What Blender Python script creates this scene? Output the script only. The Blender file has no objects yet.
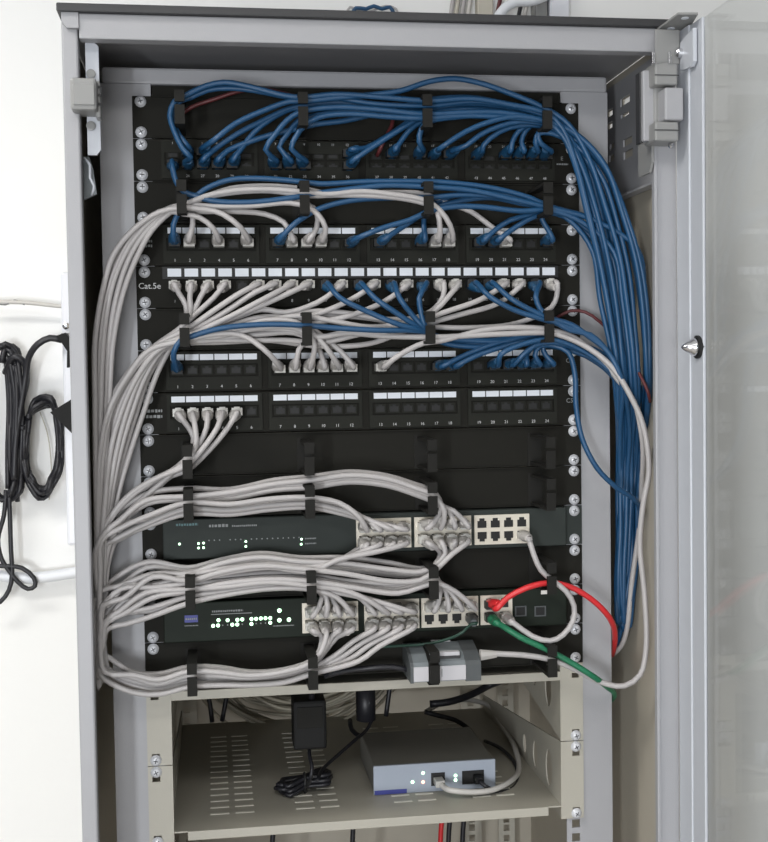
import bpy, bmesh, math, random
from mathutils import Vector, Matrix
random.seed(7)
SC = bpy.context.scene
COL = SC.collection

# ------------------------------------------------------------------ camera
F = 1200.0
CAM = Vector((-0.16469707, -1.29407425, 1.58436691))
PITCH, YAW, ROLL = -0.04149817, 0.14184604, -0.01519268
_f = Vector((math.sin(YAW)*math.cos(PITCH), math.cos(YAW)*math.cos(PITCH), math.sin(PITCH)))
_r0 = Vector((math.cos(YAW), -math.sin(YAW), 0)); _u0 = _r0.cross(_f)
_r = _r0*math.cos(ROLL)+_u0*math.sin(ROLL); _u = -_r0*math.sin(ROLL)+_u0*math.cos(ROLL)
cd = bpy.data.cameras.new('camera'); cam = bpy.data.objects.new('camera', cd); COL.objects.link(cam)
M = Matrix((_r, _u, -_f)).transposed().to_4x4(); M.translation = CAM
cam.matrix_world = M
cd.sensor_fit = 'VERTICAL'; cd.sensor_height = 24.0; cd.lens = F/842*24.0; cd.clip_start = .02
SC.camera = cam

def ray(px, py): return _r*((px-384)/F)-_u*((py-421)/F)+_f
def at(px, py, Y):
    d = ray(px, py); return CAM+d*((Y-CAM.y)/d.y)
def atx(px, py, X):
    d = ray(px, py); return CAM+d*((X-CAM.x)/d.x)
def atz(px, py, Z):
    d = ray(px, py); return CAM+d*((Z-CAM.z)/d.z)

# ------------------------------------------------------------------ world, lights, exposure
w = bpy.data.worlds.new('room_world'); SC.world = w; w.use_nodes = True
w.node_tree.nodes['Background'].inputs[0].default_value = (.93, .97, 1, 1)
w.node_tree.nodes['Background'].inputs[1].default_value = .20
def area(name, loc, target, sx, sy, power, col):
    l = bpy.data.lights.new(name, 'AREA'); l.shape = 'RECTANGLE'; l.size = sx; l.size_y = sy; l.energy = power; l.color = col
    o = bpy.data.objects.new(name, l); COL.objects.link(o); o.location = loc
    o.rotation_euler = (Vector(target)-Vector(loc)).to_track_quat('-Z', 'Y').to_euler()
    return o
area('ceiling_light_lamp', (-1.35, -.75, 2.66), (-1.35, -.75, 0), 1.2, .35, 23, (1, .98, .94))
area('ceiling_lamp_front', (-.15, -1.9, 2.66), (-.15, -1.9, 0), 1.2, .35, 7, (1, .98, .94))
area('unseen_left_lamp', (-1.32, -3.3, 1.2), (0, 0, 1.4), .20, 1.0, 46, (.92, .96, 1))  # unseen source, placed so the cabinet's shadow falls behind the glass door
area('front_fill_lamp', (-.55, -3.2, 1.0), (0, 0, 1.2), .8, .8, 27, (.95, .97, 1))  # added low fill that brightens the rack front, not a known window
SC.view_settings.view_transform = 'Standard'; SC.view_settings.look = 'None'
SC.view_settings.exposure = -0.1; SC.view_settings.gamma = 1.0; SC.view_settings.use_curve_mapping = False

# ------------------------------------------------------------------ materials
MATS = {}
def mat(name, col, rough=.5, metal=0, var=.06, scale=40, bump=0.0, bscale=400, emit=None, es=1, spec=.5):
    m = bpy.data.materials.new(name); m.use_nodes = True
    nt = m.node_tree; b = nt.nodes['Principled BSDF']
    b.inputs['Roughness'].default_value = rough; b.inputs['Metallic'].default_value = metal
    b.inputs['Specular IOR Level'].default_value = spec
    tc = nt.nodes.new('ShaderNodeTexCoord')
    n = nt.nodes.new('ShaderNodeTexNoise'); n.inputs['Scale'].default_value = scale; n.inputs['Detail'].default_value = 4
    nt.links.new(tc.outputs['Object'], n.inputs['Vector'])
    mx = nt.nodes.new('ShaderNodeMix'); mx.data_type = 'RGBA'
    mx.inputs[6].default_value = tuple(c*(1-var) for c in col)+(1,)
    mx.inputs[7].default_value = tuple(min(1, c*(1+var)) for c in col)+(1,)
    nt.links.new(n.outputs['Fac'], mx.inputs[0]); nt.links.new(mx.outputs[2], b.inputs['Base Color'])
    if bump:
        n2 = nt.nodes.new('ShaderNodeTexNoise'); n2.inputs['Scale'].default_value = bscale
        nt.links.new(tc.outputs['Object'], n2.inputs['Vector'])
        bp = nt.nodes.new('ShaderNodeBump'); bp.inputs['Strength'].default_value = bump; bp.inputs['Distance'].default_value = .001
        nt.links.new(n2.outputs['Fac'], bp.inputs['Height']); nt.links.new(bp.outputs['Normal'], b.inputs['Normal'])
    if emit:
        b.inputs['Emission Color'].default_value = emit+(1,); b.inputs['Emission Strength'].default_value = es
    MATS[name] = m
    return m
mat('wall_paint', (.86, .86, .85), .85, var=.02, scale=3, bump=.15, bscale=120)
mat('ceiling_paint', (.8, .8, .8), .9, var=.02, scale=3)
mat('floor_lino', (.42, .39, .35), .5, var=.12, scale=6)
mat('cabinet_grey', (.335, .335, .35), .45, var=.03, scale=30, bump=.15, bscale=900)
mat('side_inner', (.42, .385, .32), .55, var=.04, scale=25)
mat('hinge_grey', (.25, .25, .245), .4, var=.04)
mat('pale_steel', (.50, .52, .56), .4, var=.03)
mat('lid_black', (.03, .03, .032), .5, var=.1)
mat('shelf_beige', (.40, .38, .325), .5, var=.04, scale=20, bump=.1, bscale=900)
mat('slot_light', (.74, .72, .64), .45, var=.03)
mat('panel_black', (.0125, .012, .0095), .7, spec=.15, var=.12, scale=30, bump=.1, bscale=1500)
mat('ring_black', (.015, .0145, .013), .7, spec=.15, var=.1)
mat('frame_black', (.017, .0175, .014), .65, spec=.15, var=.1)
mat('port_dark', (.006, .006, .006), .6, var=.1)
mat('switch_green', (.030, .036, .033), .6, spec=.2, var=.08)
mat('switch_black', (.012, .017, .012), .6, spec=.2, var=.1)
mat('label_white', (.72, .75, .80), .6, var=.03)
mat('print_white', (.55, .55, .55), .6, var=.03)
mat('print_dim', (.26, .27, .27), .6, var=.1)
mat('print_teal', (.10, .19, .20), .6, var=.1)
mat('logo_blue', (.05, .06, .28), .5, var=.08)
mat('screw_zinc', (.62, .63, .66), .25, metal=.1, var=.05, scale=300)
mat('screw_cross', (.05, .05, .055), .5, var=.1)
mat('cable_blue', (.012, .066, .155), .42, var=.10, scale=25)
mat('boot_blue', (.011, .066, .145), .45, var=.10)
mat('cable_white', (.42, .40, .395), .45, var=.05, scale=25)
mat('cable_grey', (.56, .54, .51), .45, var=.05, scale=25)
mat('boot_white', (.44, .42, .40), .45, var=.06)
mat('plug_clear', (.50, .49, .46), .25, var=.06)
mat('cable_red', (.62, .025, .03), .4, var=.08)
mat('cable_darkred', (.10, .018, .02), .5, var=.1)
mat('cable_green', (.012, .16, .075), .4, var=.08)
mat('cable_darkgreen', (.012, .045, .03), .5, var=.1)
mat('cable_black', (.014, .014, .018), .45, var=.15)
mat('cable_beige', (.36, .33, .26), .55, var=.06)
mat('black_plastic', (.009, .009, .009), .6, spec=.2, var=.12, bump=.1, bscale=1200)
mat('port_metal', (.66, .61, .52), .4, metal=.25, var=.05)
mat('converter_dark', (.075, .082, .085), .45, var=.06)
mat('converter_mid', (.17, .19, .20), .45, var=.06)
mat('converter_silver', (.50, .49, .51), .4, var=.03)
mat('modem_top', (.17, .165, .15), .5, var=.05)
mat('modem_front', (.36, .40, .47), .45, var=.04)
mat('strip_white', (.78, .79, .84), .4, var=.02)
mat('pipe_white', (.76, .78, .82), .4, var=.02)
mat('trunk_beige', (.50, .47, .40), .6, var=.05)
mat('led_green', (.2, .8, .3), .3, emit=(.62, 1, .68), es=3.5)
mat('led_red', (.8, .3, .2), .3, emit=(1, .45, .35), es=3)
mat('lamp_diffuser', (.9, .9, .9), .5, emit=(1, .98, .94), es=6)
mat('chrome', (.7, .7, .72), .18, metal=1, var=.03)
mat('rubber_black', (.01, .01, .01), .6)
def glass_mat():
    m = bpy.data.materials.new('door_glass'); m.use_nodes = True; nt = m.node_tree; nt.nodes.clear()
    o = nt.nodes.new('ShaderNodeOutputMaterial'); mx = nt.nodes.new('ShaderNodeMixShader')
    t = nt.nodes.new('ShaderNodeBsdfTransparent'); t.inputs[0].default_value = (.95, .955, .95, 1)
    g = nt.nodes.new('ShaderNodeBsdfGlossy'); g.inputs['Roughness'].default_value = .03
    lw = nt.nodes.new('ShaderNodeLayerWeight'); lw.inputs[0].default_value = .5
    pw = nt.nodes.new('ShaderNodeMath'); pw.operation = 'POWER'; pw.inputs[1].default_value = 5
    fr = nt.nodes.new('ShaderNodeMath'); fr.operation = 'MULTIPLY_ADD'; fr.inputs[1].default_value = .9; fr.inputs[2].default_value = .03
    nt.links.new(lw.outputs['Facing'], pw.inputs[0]); nt.links.new(pw.outputs[0], fr.inputs[0])
    nt.links.new(fr.outputs[0], mx.inputs[0]); nt.links.new(t.outputs[0], mx.inputs[1]); nt.links.new(g.outputs[0], mx.inputs[2])
    nt.links.new(mx.outputs[0], o.inputs[0]); MATS['door_glass'] = m
glass_mat()

# ------------------------------------------------------------------ mesh helpers
class MB:
    def __init__(s): s.v = []; s.f = []; s.mi = []
    def add(s, vs, fs, mi=0):
        n = len(s.v); s.v += [tuple(v) for v in vs]; s.f += [tuple(i+n for i in f) for f in fs]; s.mi += [mi]*len(fs); return s
    def box(s, x0, x1, y0, y1, z0, z1, mi=0):
        vs = [(x, y, z) for x in (x0, x1) for y in (y0, y1) for z in (z0, z1)]
        return s.add(vs, [(0, 1, 3, 2), (4, 6, 7, 5), (0, 4, 5, 1), (2, 3, 7, 6), (0, 2, 6, 4), (1, 5, 7, 3)], mi)
    def cbox(s, x0, x1, y0, y1, z0, z1, c=.001, mi=0):
        bm = bmesh.new(); b = MB().box(x0, x1, y0, y1, z0, z1)
        vs = [bm.verts.new(v) for v in b.v]
        for f in b.f: bm.faces.new([vs[i] for i in f])
        bmesh.ops.bevel(bm, geom=list(bm.edges), offset=c, segments=2, affect='EDGES', profile=.5)
        bm.verts.index_update()
        s.add([v.co for v in bm.verts], [[v.index for v in f.verts] for f in bm.faces], mi); bm.free(); return s
    def prism(s, poly, axis, a, b, mi=0):   # poly: 2-D outline, extruded along axis from a to b
        def P(p, t):
            if axis == 'x': return (t, p[0], p[1])
            if axis == 'y': return (p[0], t, p[1])
            return (p[0], p[1], t)
        n = len(poly)
        vs = [P(p, a) for p in poly]+[P(p, b) for p in poly]
        fs = [tuple(range(n)), tuple(range(2*n-1, n-1, -1))]+[(i, i+n, (i+1) % n+n, (i+1) % n) for i in range(n)]
        return s.add(vs, fs, mi)
    def lathe(s, prof, c, axis='y', seg=12, mi=0):   # prof: (radius, offset along axis)
        vs = []; fs = []
        for (r, t) in prof:
            for k in range(seg):
                a = 2*math.pi*k/seg; p, q = r*math.cos(a), r*math.sin(a)
                vs.append({'y': (c[0]+p, c[1]+t, c[2]+q), 'x': (c[0]+t, c[1]+p, c[2]+q), 'z': (c[0]+p, c[1]+q, c[2]+t)}[axis])
        for i in range(len(prof)-1):
            for k in range(seg):
                fs.append((i*seg+k, i*seg+(k+1) % seg, (i+1)*seg+(k+1) % seg, (i+1)*seg+k))
        fs.append(tuple(range(seg))); fs.append(tuple((len(prof)-1)*seg+k for k in range(seg)))
        return s.add(vs, fs, mi)
    def grid(s, xs, zs, hole, y0, y1, axis='y', mi=0):   # plate in XZ with missing cells, thickness y0..y1
        xs = sorted(set(round(x, 6) for x in xs)); zs = sorted(set(round(z, 6) for z in zs)); nx, nz = len(xs)-1, len(zs)-1
        on = [[not hole((xs[i]+xs[i+1])/2, (zs[j]+zs[j+1])/2) for j in range(nz)] for i in range(nx)]
        def P(x, z, y):
            if axis == 'y': return (x, y, z)
            if axis == 'x': return (y, x, z)
            return (x, z, y)
        idx = {}; vs = []; fs = []
        def V(i, j, k):
            if (i, j, k) not in idx:
                idx[(i, j, k)] = len(vs); vs.append(P(xs[i], zs[j], (y0, y1)[k]))
            return idx[(i, j, k)]
        g = lambda i, j: 0 <= i < nx and 0 <= j < nz and on[i][j]
        for i in range(nx):
            for j in range(nz):
                if not on[i][j]: continue
                fs.append((V(i, j, 0), V(i+1, j, 0), V(i+1, j+1, 0), V(i, j+1, 0)))
                fs.append((V(i, j, 1), V(i, j+1, 1), V(i+1, j+1, 1), V(i+1, j, 1)))
                if not g(i-1, j): fs.append((V(i, j, 0), V(i, j+1, 0), V(i, j+1, 1), V(i, j, 1)))
                if not g(i+1, j): fs.append((V(i+1, j, 0), V(i+1, j, 1), V(i+1, j+1, 1), V(i+1, j+1, 0)))
                if not g(i, j-1): fs.append((V(i, j, 0), V(i, j, 1), V(i+1, j, 1), V(i+1, j, 0)))
                if not g(i, j+1): fs.append((V(i, j+1, 0), V(i+1, j+1, 0), V(i+1, j+1, 1), V(i, j+1, 1)))
        return s.add(vs, fs, mi)
    def tube(s, pts, r, seg=7, mi=0, step=.008):
        P = smooth(pts, step); n = len(P)
        T = [(P[min(i+1, n-1)]-P[max(i-1, 0)]).normalized() for i in range(n)]
        up = Vector((0, 0, 1)) if abs(T[0].z) < .9 else Vector((1, 0, 0))
        N = (up-T[0]*up.dot(T[0])).normalized(); vs = []
        for i in range(n):
            N = N-T[i]*N.dot(T[i])
            if N.length < 1e-6: N = T[i].orthogonal()
            N.normalize(); B = T[i].cross(N)
            rr = r(i/(n-1)) if callable(r) else r
            for k in range(seg):
                a = 2*math.pi*k/seg; vs.append(P[i]+N*(rr*math.cos(a))+B*(rr*math.sin(a)))
        fs = [(i*seg+k, (i+1)*seg+k, (i+1)*seg+(k+1) % seg, i*seg+(k+1) % seg) for i in range(n-1) for k in range(seg)]
        fs += [tuple(range(seg)), tuple((n-1)*seg+k for k in range(seg-1, -1, -1))]
        return s.add(vs, fs, mi)
    def mesh(s, name, *mats, smooth_=False):
        me = bpy.data.meshes.new(name); me.from_pydata(s.v, [], s.f)
        for m in mats: me.materials.append(MATS[m])
        if any(s.mi): me.polygons.foreach_set('material_index', s.mi)
        bm = bmesh.new(); bm.from_mesh(me); bmesh.ops.recalc_face_normals(bm, faces=bm.faces); bm.to_mesh(me); bm.free()
        if smooth_: me.polygons.foreach_set('use_smooth', [len(p.vertices) <= 4 for p in me.polygons])
        me.update(); return me
    def build(s, name, m, parent=None, smooth_=False, loc=None):
        ms = (m,) if isinstance(m, str) else m
        return link(name, s.mesh(name, *ms, smooth_=smooth_), parent, loc)
def smooth(pts, step):
    P = [Vector(pts[0])]
    for p in pts[1:]:
        if (Vector(p)-P[-1]).length > .0015: P.append(Vector(p))
    if len(P) == 1: P.append(P[0]+Vector((0, 0, .002)))
    Q = [P[0]*2-P[1]]+P+[P[-1]*2-P[-2]]; out = []
    for i in range(1, len(Q)-2):
        p0, p1, p2, p3 = Q[i-1:i+3]
        t0 = 0; t1 = t0+max((p1-p0).length, 1e-4)**.5; t2 = t1+max((p2-p1).length, 1e-4)**.5; t3 = t2+max((p3-p2).length, 1e-4)**.5
        n = max(2, min(40, int((p2-p1).length/step)))
        for k in range(n):
            t = t1+(t2-t1)*k/n
            a1 = p0*((t1-t)/(t1-t0))+p1*((t-t0)/(t1-t0)); a2 = p1*((t2-t)/(t2-t1))+p2*((t-t1)/(t2-t1)); a3 = p2*((t3-t)/(t3-t2))+p3*((t-t2)/(t3-t2))
            b1 = a1*((t2-t)/(t2-t0))+a2*((t-t0)/(t2-t0)); b2 = a2*((t3-t)/(t3-t1))+a3*((t-t1)/(t3-t1))
            out.append(b1*((t2-t)/(t2-t1))+b2*((t-t1)/(t2-t1)))
    out.append(P[-1]); return out
def link(name, me, parent=None, loc=None):
    o = bpy.data.objects.new(name, me); COL.objects.link(o)
    if parent is not None: o.parent = parent
    if loc is not None: o.location = loc
    return o
def thing(name, label, cat, loc=(0, 0, 0), group=None):
    o = bpy.data.objects.new(name, None); COL.objects.link(o); o.location = loc; o.empty_display_size = .05
    return tag(o, label, cat, group)
def tag(o, label, cat, group=None):
    o['label'] = label; o['category'] = cat
    if group: o['group'] = group
    return o
def struct(o, label=None, cat=None):
    o['kind'] = 'structure'
    if label: o['label'] = label; o['category'] = cat
    return o
_tx = {}
def glyphs(s, size):
    if (s, size) not in _tx:
        cu = bpy.data.curves.new('t', 'FONT'); cu.body = s; cu.size = size; cu.align_x = 'CENTER'; cu.align_y = 'CENTER'; cu.resolution_u = 3
        o = bpy.data.objects.new('t', cu); COL.objects.link(o); dg = bpy.context.evaluated_depsgraph_get(); dg.update()
        me = bpy.data.meshes.new_from_object(o.evaluated_get(dg))
        _tx[(s, size)] = ([tuple(v.co) for v in me.vertices], [tuple(p.vertices) for p in me.polygons])
        bpy.data.objects.remove(o); bpy.data.meshes.remove(me); bpy.data.curves.remove(cu)
    return _tx[(s, size)]
def put_text(mb, s, size, x, y, z):
    vs, fs = glyphs(s, size); mb.add([(x+v[0], y, z+v[1]) for v in vs], fs)
def put_strokes(mb, x0, x1, y, z, h, gaps=True):   # print too small to read: a broken row of fine strokes
    x = x0
    while x < x1:
        wd = random.uniform(.5, 1.1)*h
        x2 = min(x+wd, x1); mb.box(x, x2, y, y+.0002, z-h/2*random.uniform(.7, 1), z+h/2*random.uniform(.7, 1))
        x = x2+h*.28

# ------------------------------------------------------------------ the room
WY = .53
struct(MB().box(-3.2, 3.2, WY, WY+.12, 0, 2.7).build('wall_back', 'wall_paint'))
struct(MB().box(-3.2, 3.2, -4.2, WY+.12, -.1, 0).build('floor', 'floor_lino'))
struct(MB().box(-3.2, 3.2, -4.2, WY+.12, 2.7, 2.8).build('ceiling', 'ceiling_paint'))
for lx, ly, lab in ((-1.35, -.75, 'white fluorescent ceiling light left of the cabinet'), (-.15, -1.9, 'white fluorescent ceiling light in front of the cabinet')):
    cl = thing('ceiling_light', lab, 'light', (lx, ly, 2.7), 'ceiling lights')
    MB().box(-.64, .64, -.21, .21, -.03, 0).build('housing', 'strip_white', cl)
    MB().box(-.6, .6, -.18, .18, -.034, -.030).build('diffuser', 'lamp_diffuser', cl)

# ------------------------------------------------------------------ the cabinet
XL, XR = -.3005, .3150          # outer faces of the carcase
FY = -.10                       # front of the frame
U = .04445; Z0 = 1.87           # first screw hole
cab = thing('server_cabinet', 'grey steel network cabinet with black lid and open glass door', 'cabinet', (0, 0, 0))
MB().cbox(XL-.003, XR-.002, -.110, .505, 1.9305, 1.9385, .0012).build('lid', 'lid_black', cab)
MB().cbox(XL+.017, XR-.022, FY-.004, FY+.012, 1.9065, 1.9305, .0012).build('front_rim', 'cabinet_grey', cab)
MB().box(XL+.002, XR-.002, FY+.012, .50, 1.9265, 1.9305).build('ceiling_plate', 'cabinet_grey', cab)
MB().prism([(XL+.001, 1.9305), (XL+.001, 1.922), (XL+.006, 1.916), (XL+.017, 1.916), (XL+.017, 1.9305)], 'y', -.106, FY).build('corner_block', 'cabinet_grey', cab)
# left post: face and return
lp = MB(); lp.cbox(XL, XL+.0155, FY, FY+.014, .02, 1.925, .002); lp.box(XL+.002, XL+.0040, FY+.014, FY+.045, .02, 1.90)
lp.build('front_post', 'cabinet_grey', cab)
rp = MB(); rp.cbox(.2905, .294, FY-.002, FY+.006, .02, 1.925, .0007); rp.box(.294, XR, FY+.001, FY+.006, .02, 1.925)
rp.build('front_post', 'cabinet_grey', cab)
MB().box(XL+.001, XL+.003, FY+.02, .50, .02, 1.925).build('side_panel', 'side_inner', cab)
# right side panel, with its vent slots near the top
slots = []
for (px, py, wd, ht) in ((611, 113.5, .026, .0085), (627, 100.5, .032, .0090), (611, 126, .024, .0075), (627, 114.5, .028, .0045)):
    p = atx(px, py, XR-.004); slots.append((p.y-wd/2, p.y+wd/2, p.z-ht/2, p.z+ht/2))
xs = [FY+.02, .5]; zs = [.02, 1.925]
for s in slots: xs += s[:2]; zs += s[2:]
hole = lambda x, z: any(s[0] < x < s[1] and s[2] < z < s[3] for s in slots)
MB().grid(xs, zs, hole, XR-.003, XR-.0012, axis='x').build('side_panel', 'side_inner', cab)
MB().box(XL+.003, XR-.003, .495, .50, .02, 1.925).build('back_panel', 'side_inner', cab)
MB().box(XL+.003, XR-.003, FY+.02, .495, .03, .05).build('base_plate', 'shelf_beige', cab)
# perforated bracket plate on the right side wall, under the lid
bx = XR-.0065
slots2 = list(slots)
for (px, py, wd, ht) in ((627.5, 141.5, .030, .008), (628, 154, .030, .009), (611.5, 158, .018, .008), (612, 146, .016, .007)):
    p = atx(px, py, bx); slots2.append((p.y-wd/2, p.y+wd/2, p.z-ht/2, p.z+ht/2))
xs = [-.075, .06]; zs = [1.7785, 1.915]
for s in slots2: xs += s[:2]; zs += s[2:]
hole2 = lambda x, z: any(s[0] < x < s[1] and s[2] < z < s[3] for s in slots2)
br = MB().grid(xs, zs, hole2, bx, bx+.0022, axis='x').build('side_bracket', 'cabinet_grey', cab)
MB().box(bx-.012, bx, -.075, .06, 1.7765, 1.7790).build('bracket_flange', 'cabinet_grey', br)
# 19-inch frame: top bar and rails
MB().cbox(-.272, .2755, 0, .03, 1.889, 1.9065, .003).build('top_bar', 'cabinet_grey', cab)
def rail(sgn):
    xi, xo = sgn*.222, sgn*.2755
    zs = [.06, 1.889]; hs = []
    for k in range(18, 40):
        for q in (0, .357, .714):
            z = Z0-(k+q)*U
            if z < 1.09 and z > .3: hs.append(z); zs += [z-.0047, z+.0047]
    for zt in (Z0-14*U+.006, Z0-16*U+.006):
        for q in (.18*U, .0715): hs.append(zt-.006-q); zs += [hs[-1]-.0047, hs[-1]+.0047]
    xh = sgn*.23255
    h = lambda x, z: abs(x-xh) < .0047 and any(abs(z-q) < .0046 for q in hs)
    m = MB().grid([xi, xo, xh-.0047, xh+.0047], zs, h, 0, .002)
    m.box(min(xo, xo-sgn*.002), max(xo, xo-sgn*.002), .002, .035, .06, 1.889)
    return m.build('mounting_rail', 'cabinet_grey', cab)
rail(-1); rail(1)
def rear_rail(x0, x1, Y, hx):
    zs = [.06, 1.889]; hs = [Z0-(k+q)*U for k in range(10, 30) for q in (0, .357, .714)]
    for z in hs: zs += [z-.0047, z+.0047]
    MB().grid([x0, x1, hx-.0045, hx+.0045], zs, lambda x, z: abs(x-hx) < .0045 and any(abs(z-q) < .0046 for q in hs), Y, Y+.002).build('rear_rail', 'shelf_beige', cab)
rear_rail(.250, .275, .45, .262); rear_rail(.196, .226, .46, .211); rear_rail(-.226, -.196, .45, -.211); rear_rail(-.275, -.25, .46, -.262)

# latch parts on the left post
pl = MB(); q0 = at(85, 42, -.085); q1 = at(101, 155, -.085)
x0, x1, z1, z0 = q0.x, q1.x, q0.z, q1.z
pl.prism([(x0, z0), (x1-.004, z0), (x1, z0+.005), (x1, z1-.004), (x1-.004, z1), (x0, z1)], 'y', -.085, -.080)
lk = pl.build('lock_plate', 'pale_steel', cab)
for py in (74, 126):
    c = at(91, py, -.0855); MB().lathe([(.0045, 0), (.0045, -.0015), (.003, -.0018)], c, 'y', 14).build('bolt', 'hinge_grey', lk)
a, b = at(69.5, 77, -.118), at(97, 110, -.118)
lb = MB().cbox(a.x, b.x, -.118, -.084, b.z, a.z, .003).build('latch_block', 'hinge_grey', cab)
a, b = at(72.5, 83, -.1195), at(95, 105, -.1195)
MB().cbox(a.x, b.x, -.1195, -.117, b.z, a.z, .001).build('latch_button', 'hinge_grey', lb)
a, b = at(95, 82, -.100), at(101, 118, -.100)
MB().cbox(a.x, b.x, -.104, -.084, b.z, a.z, .001).build('latch_tongue', 'hinge_grey', lb)
for py in (87, 95, 104):
    c = at(98.5, py, -.1045); MB().box(c.x-.0025, c.x+.0025, -.1055, -.104, c.z-.001, c.z+.001).build('tongue_rib', 'lid_black', lb)
MB().tube([at(84, 158, -.08), at(90, 165, -.085), at(90, 178, -.09), at(94, 186, -.09), at(92, 195, -.085)], .0014).build('latch_rod', 'pale_steel', cab, True)
a, b = at(83, 157, -.07), at(97, 200, -.07)
MB().prism([(a.x, b.z), (b.x, b.z+.006), (b.x-.003, a.z-.012), (a.x+.006, a.z), (a.x, a.z)], 'y', -.072, -.066).build('latch_lever', 'converter_mid', cab)

# hinge on the right
def hb(px0, py0, px1, py1, Yf, Yb, name, m, c=.0015):
    a, b = at(px0, py0, Yf), at(px1, py1, Yf)
    return MB().cbox(a.x, b.x, Yf, Yb, b.z, a.z, c).build(name, m, hinge)
hinge = MB().prism([(-.105, 1.795), (-.098, 1.785), (-.068, 1.785), (-.066, 1.79), (-.066, 1.888), (-.072, 1.893), (-.105, 1.893)], 'x', .2865, .2890).build('hinge_plate', 'hinge_grey', cab)
hb(643, 70, 660, 141, -.118, -.103, 'hinge_leaf', 'cabinet_grey')
hb(639.5, 72, 643.5, 143, -.112, -.100, 'hinge_gap_shade', 'lid_black', .0005)  # black strip painted in for the shaded gap beside the leaf
hb(655, 62, 678, 85, -.135, -.104, 'hinge_knuckle', 'hinge_grey', .002)
hb(655, 121, 679, 141, -.135, -.104, 'hinge_knuckle', 'hinge_grey', .002)
hb(655.5, 29, 680, 64, -.1215, -.1190, 'pivot_face', 'hinge_grey', .0008)
hb(654, 80, 666, 124, -.120, -.104, 'hinge_pin', 'hinge_grey', .002)
hb(665, 87, 684, 120, -.138, -.110, 'hinge_door_lug', 'cabinet_grey', .002)
for (px, py0, py1) in ((653, 52, 64), (669.5, 52, 64)):
    a, b = at(px-1.4, py0, -.136), at(px+1.4, py1, -.136)
    MB().cbox(a.x, b.x, -.138, -.134, b.z, a.z, .0005).build('hinge_pin_end', 'chrome', hinge)
for (py) in (75, 130):
    a, b = at(655, py-.6, -.1355), at(679, py+.6, -.1355); MB().box(a.x, b.x, -.1360, -.1345, b.z, a.z).build('hinge_groove', 'lid_black', hinge)
c = at(671, 143.5, -.125); MB().lathe([(.003, 0), (.003, -.003), (.001, -.005)], c, 'z', 10).build('hinge_screw', 'chrome', hinge)

# door, open at a right angle (hinged at the right front corner)
DX = .3140
yA, yB, yC = (atx(px_, 400, DX).y for px_ in (677.5, 690, 702))
door = MB().cbox(DX, DX+.018, yB, yA, .05, 1.926, .0012).build('glass_door', 'pale_steel', cab)
MB().cbox(DX+.0015, DX+.0045, yC, yB, .052, 1.925, .0008).build('door_stile', 'pale_steel', door)
MB().cbox(DX, DX+.018, -.70, -.655, .05, 1.926, .0015).build('door_stile', 'pale_steel', door)
MB().box(DX+.0045, DX+.0085, -.660, yB-.002, .055, 1.925).build('glass_pane', 'door_glass', door)
MB().prism([tuple(atz(px_, py_, 1.9275).xy) for (px_, py_) in ((656, 31), (678, 14.5), (698, 14.5), (688, 31))], 'z', 1.9275, 1.9295).build('top_pivot_plate', 'hinge_grey', door)
for (px, py) in ((685, 18.5), (671, 29)):
    c = atz(px, py, 1.927); MB().lathe([(.0038, 0), (.0038, .0006)], c, 'z', 12).build('bright_hole_disc', 'label_white', door)  # white discs painted for the brightness showing through the holes
a, b = atx(680, 37, DX-.004), atx(693, 65, DX-.004)
MB().prism([(a.y, a.z-.006), (b.y, a.z), (b.y, b.z+.004), (b.y+.006, b.z), (a.y, b.z+.002)], 'x', DX-.004, DX).build('pivot_bracket', 'pale_steel', door)
c = atx(681, 53, DX-.004); MB().lathe([(.005, 0), (.005, -.004), (.003, -.006)], c, 'x', 14).build('pivot_bolt', 'chrome', door)
c = atx(700, 347, DX+.003)
kn = MB().lathe([(.0115, 0), (.0115, -.004), (.0095, -.0045)], c, 'x', 20).build('knob_gasket', 'rubber_black', door)
MB().lathe([(.0095, -.004), (.0085, -.008), (.006, -.011), (.0055, -.013), (.003, -.017), (.001, -.019)], c, 'x', 20).build('door_knob', 'chrome', kn, True)

# ------------------------------------------------------------------ screws
sm = MB()
sm.lathe([(.0060, 0), (.0060, -.0008), (.0050, -.0012), (.0048, -.0024), (.0037, -.0036), (.0015, -.0041)], (0, 0, 0), 'y', 14)
sm.box(-.0026, .0026, -.00425, -.0036, -.0005, .0005, 1); sm.box(-.0005, .0005, -.00425, -.0036, -.0026, .0026, 1)
SCREW = sm.mesh('screw', 'screw_zinc', 'screw_cross')
for p in SCREW.polygons: p.use_smooth = (p.material_index == 0 and len(p.vertices) == 4)
def screw(x, y, z, par):
    o = link('screw', SCREW, par, (x, y, z)); o.rotation_euler = (0, random.uniform(-.7, .7), 0); return o
def ears(par, zc, y, n=(0, 2)):
    for s in (-1, 1):
        for k in (.01588, -.01588): screw(s*.23255, y, zc+k, par)
def zc(k): return Z0-.01588-k*U

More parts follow.
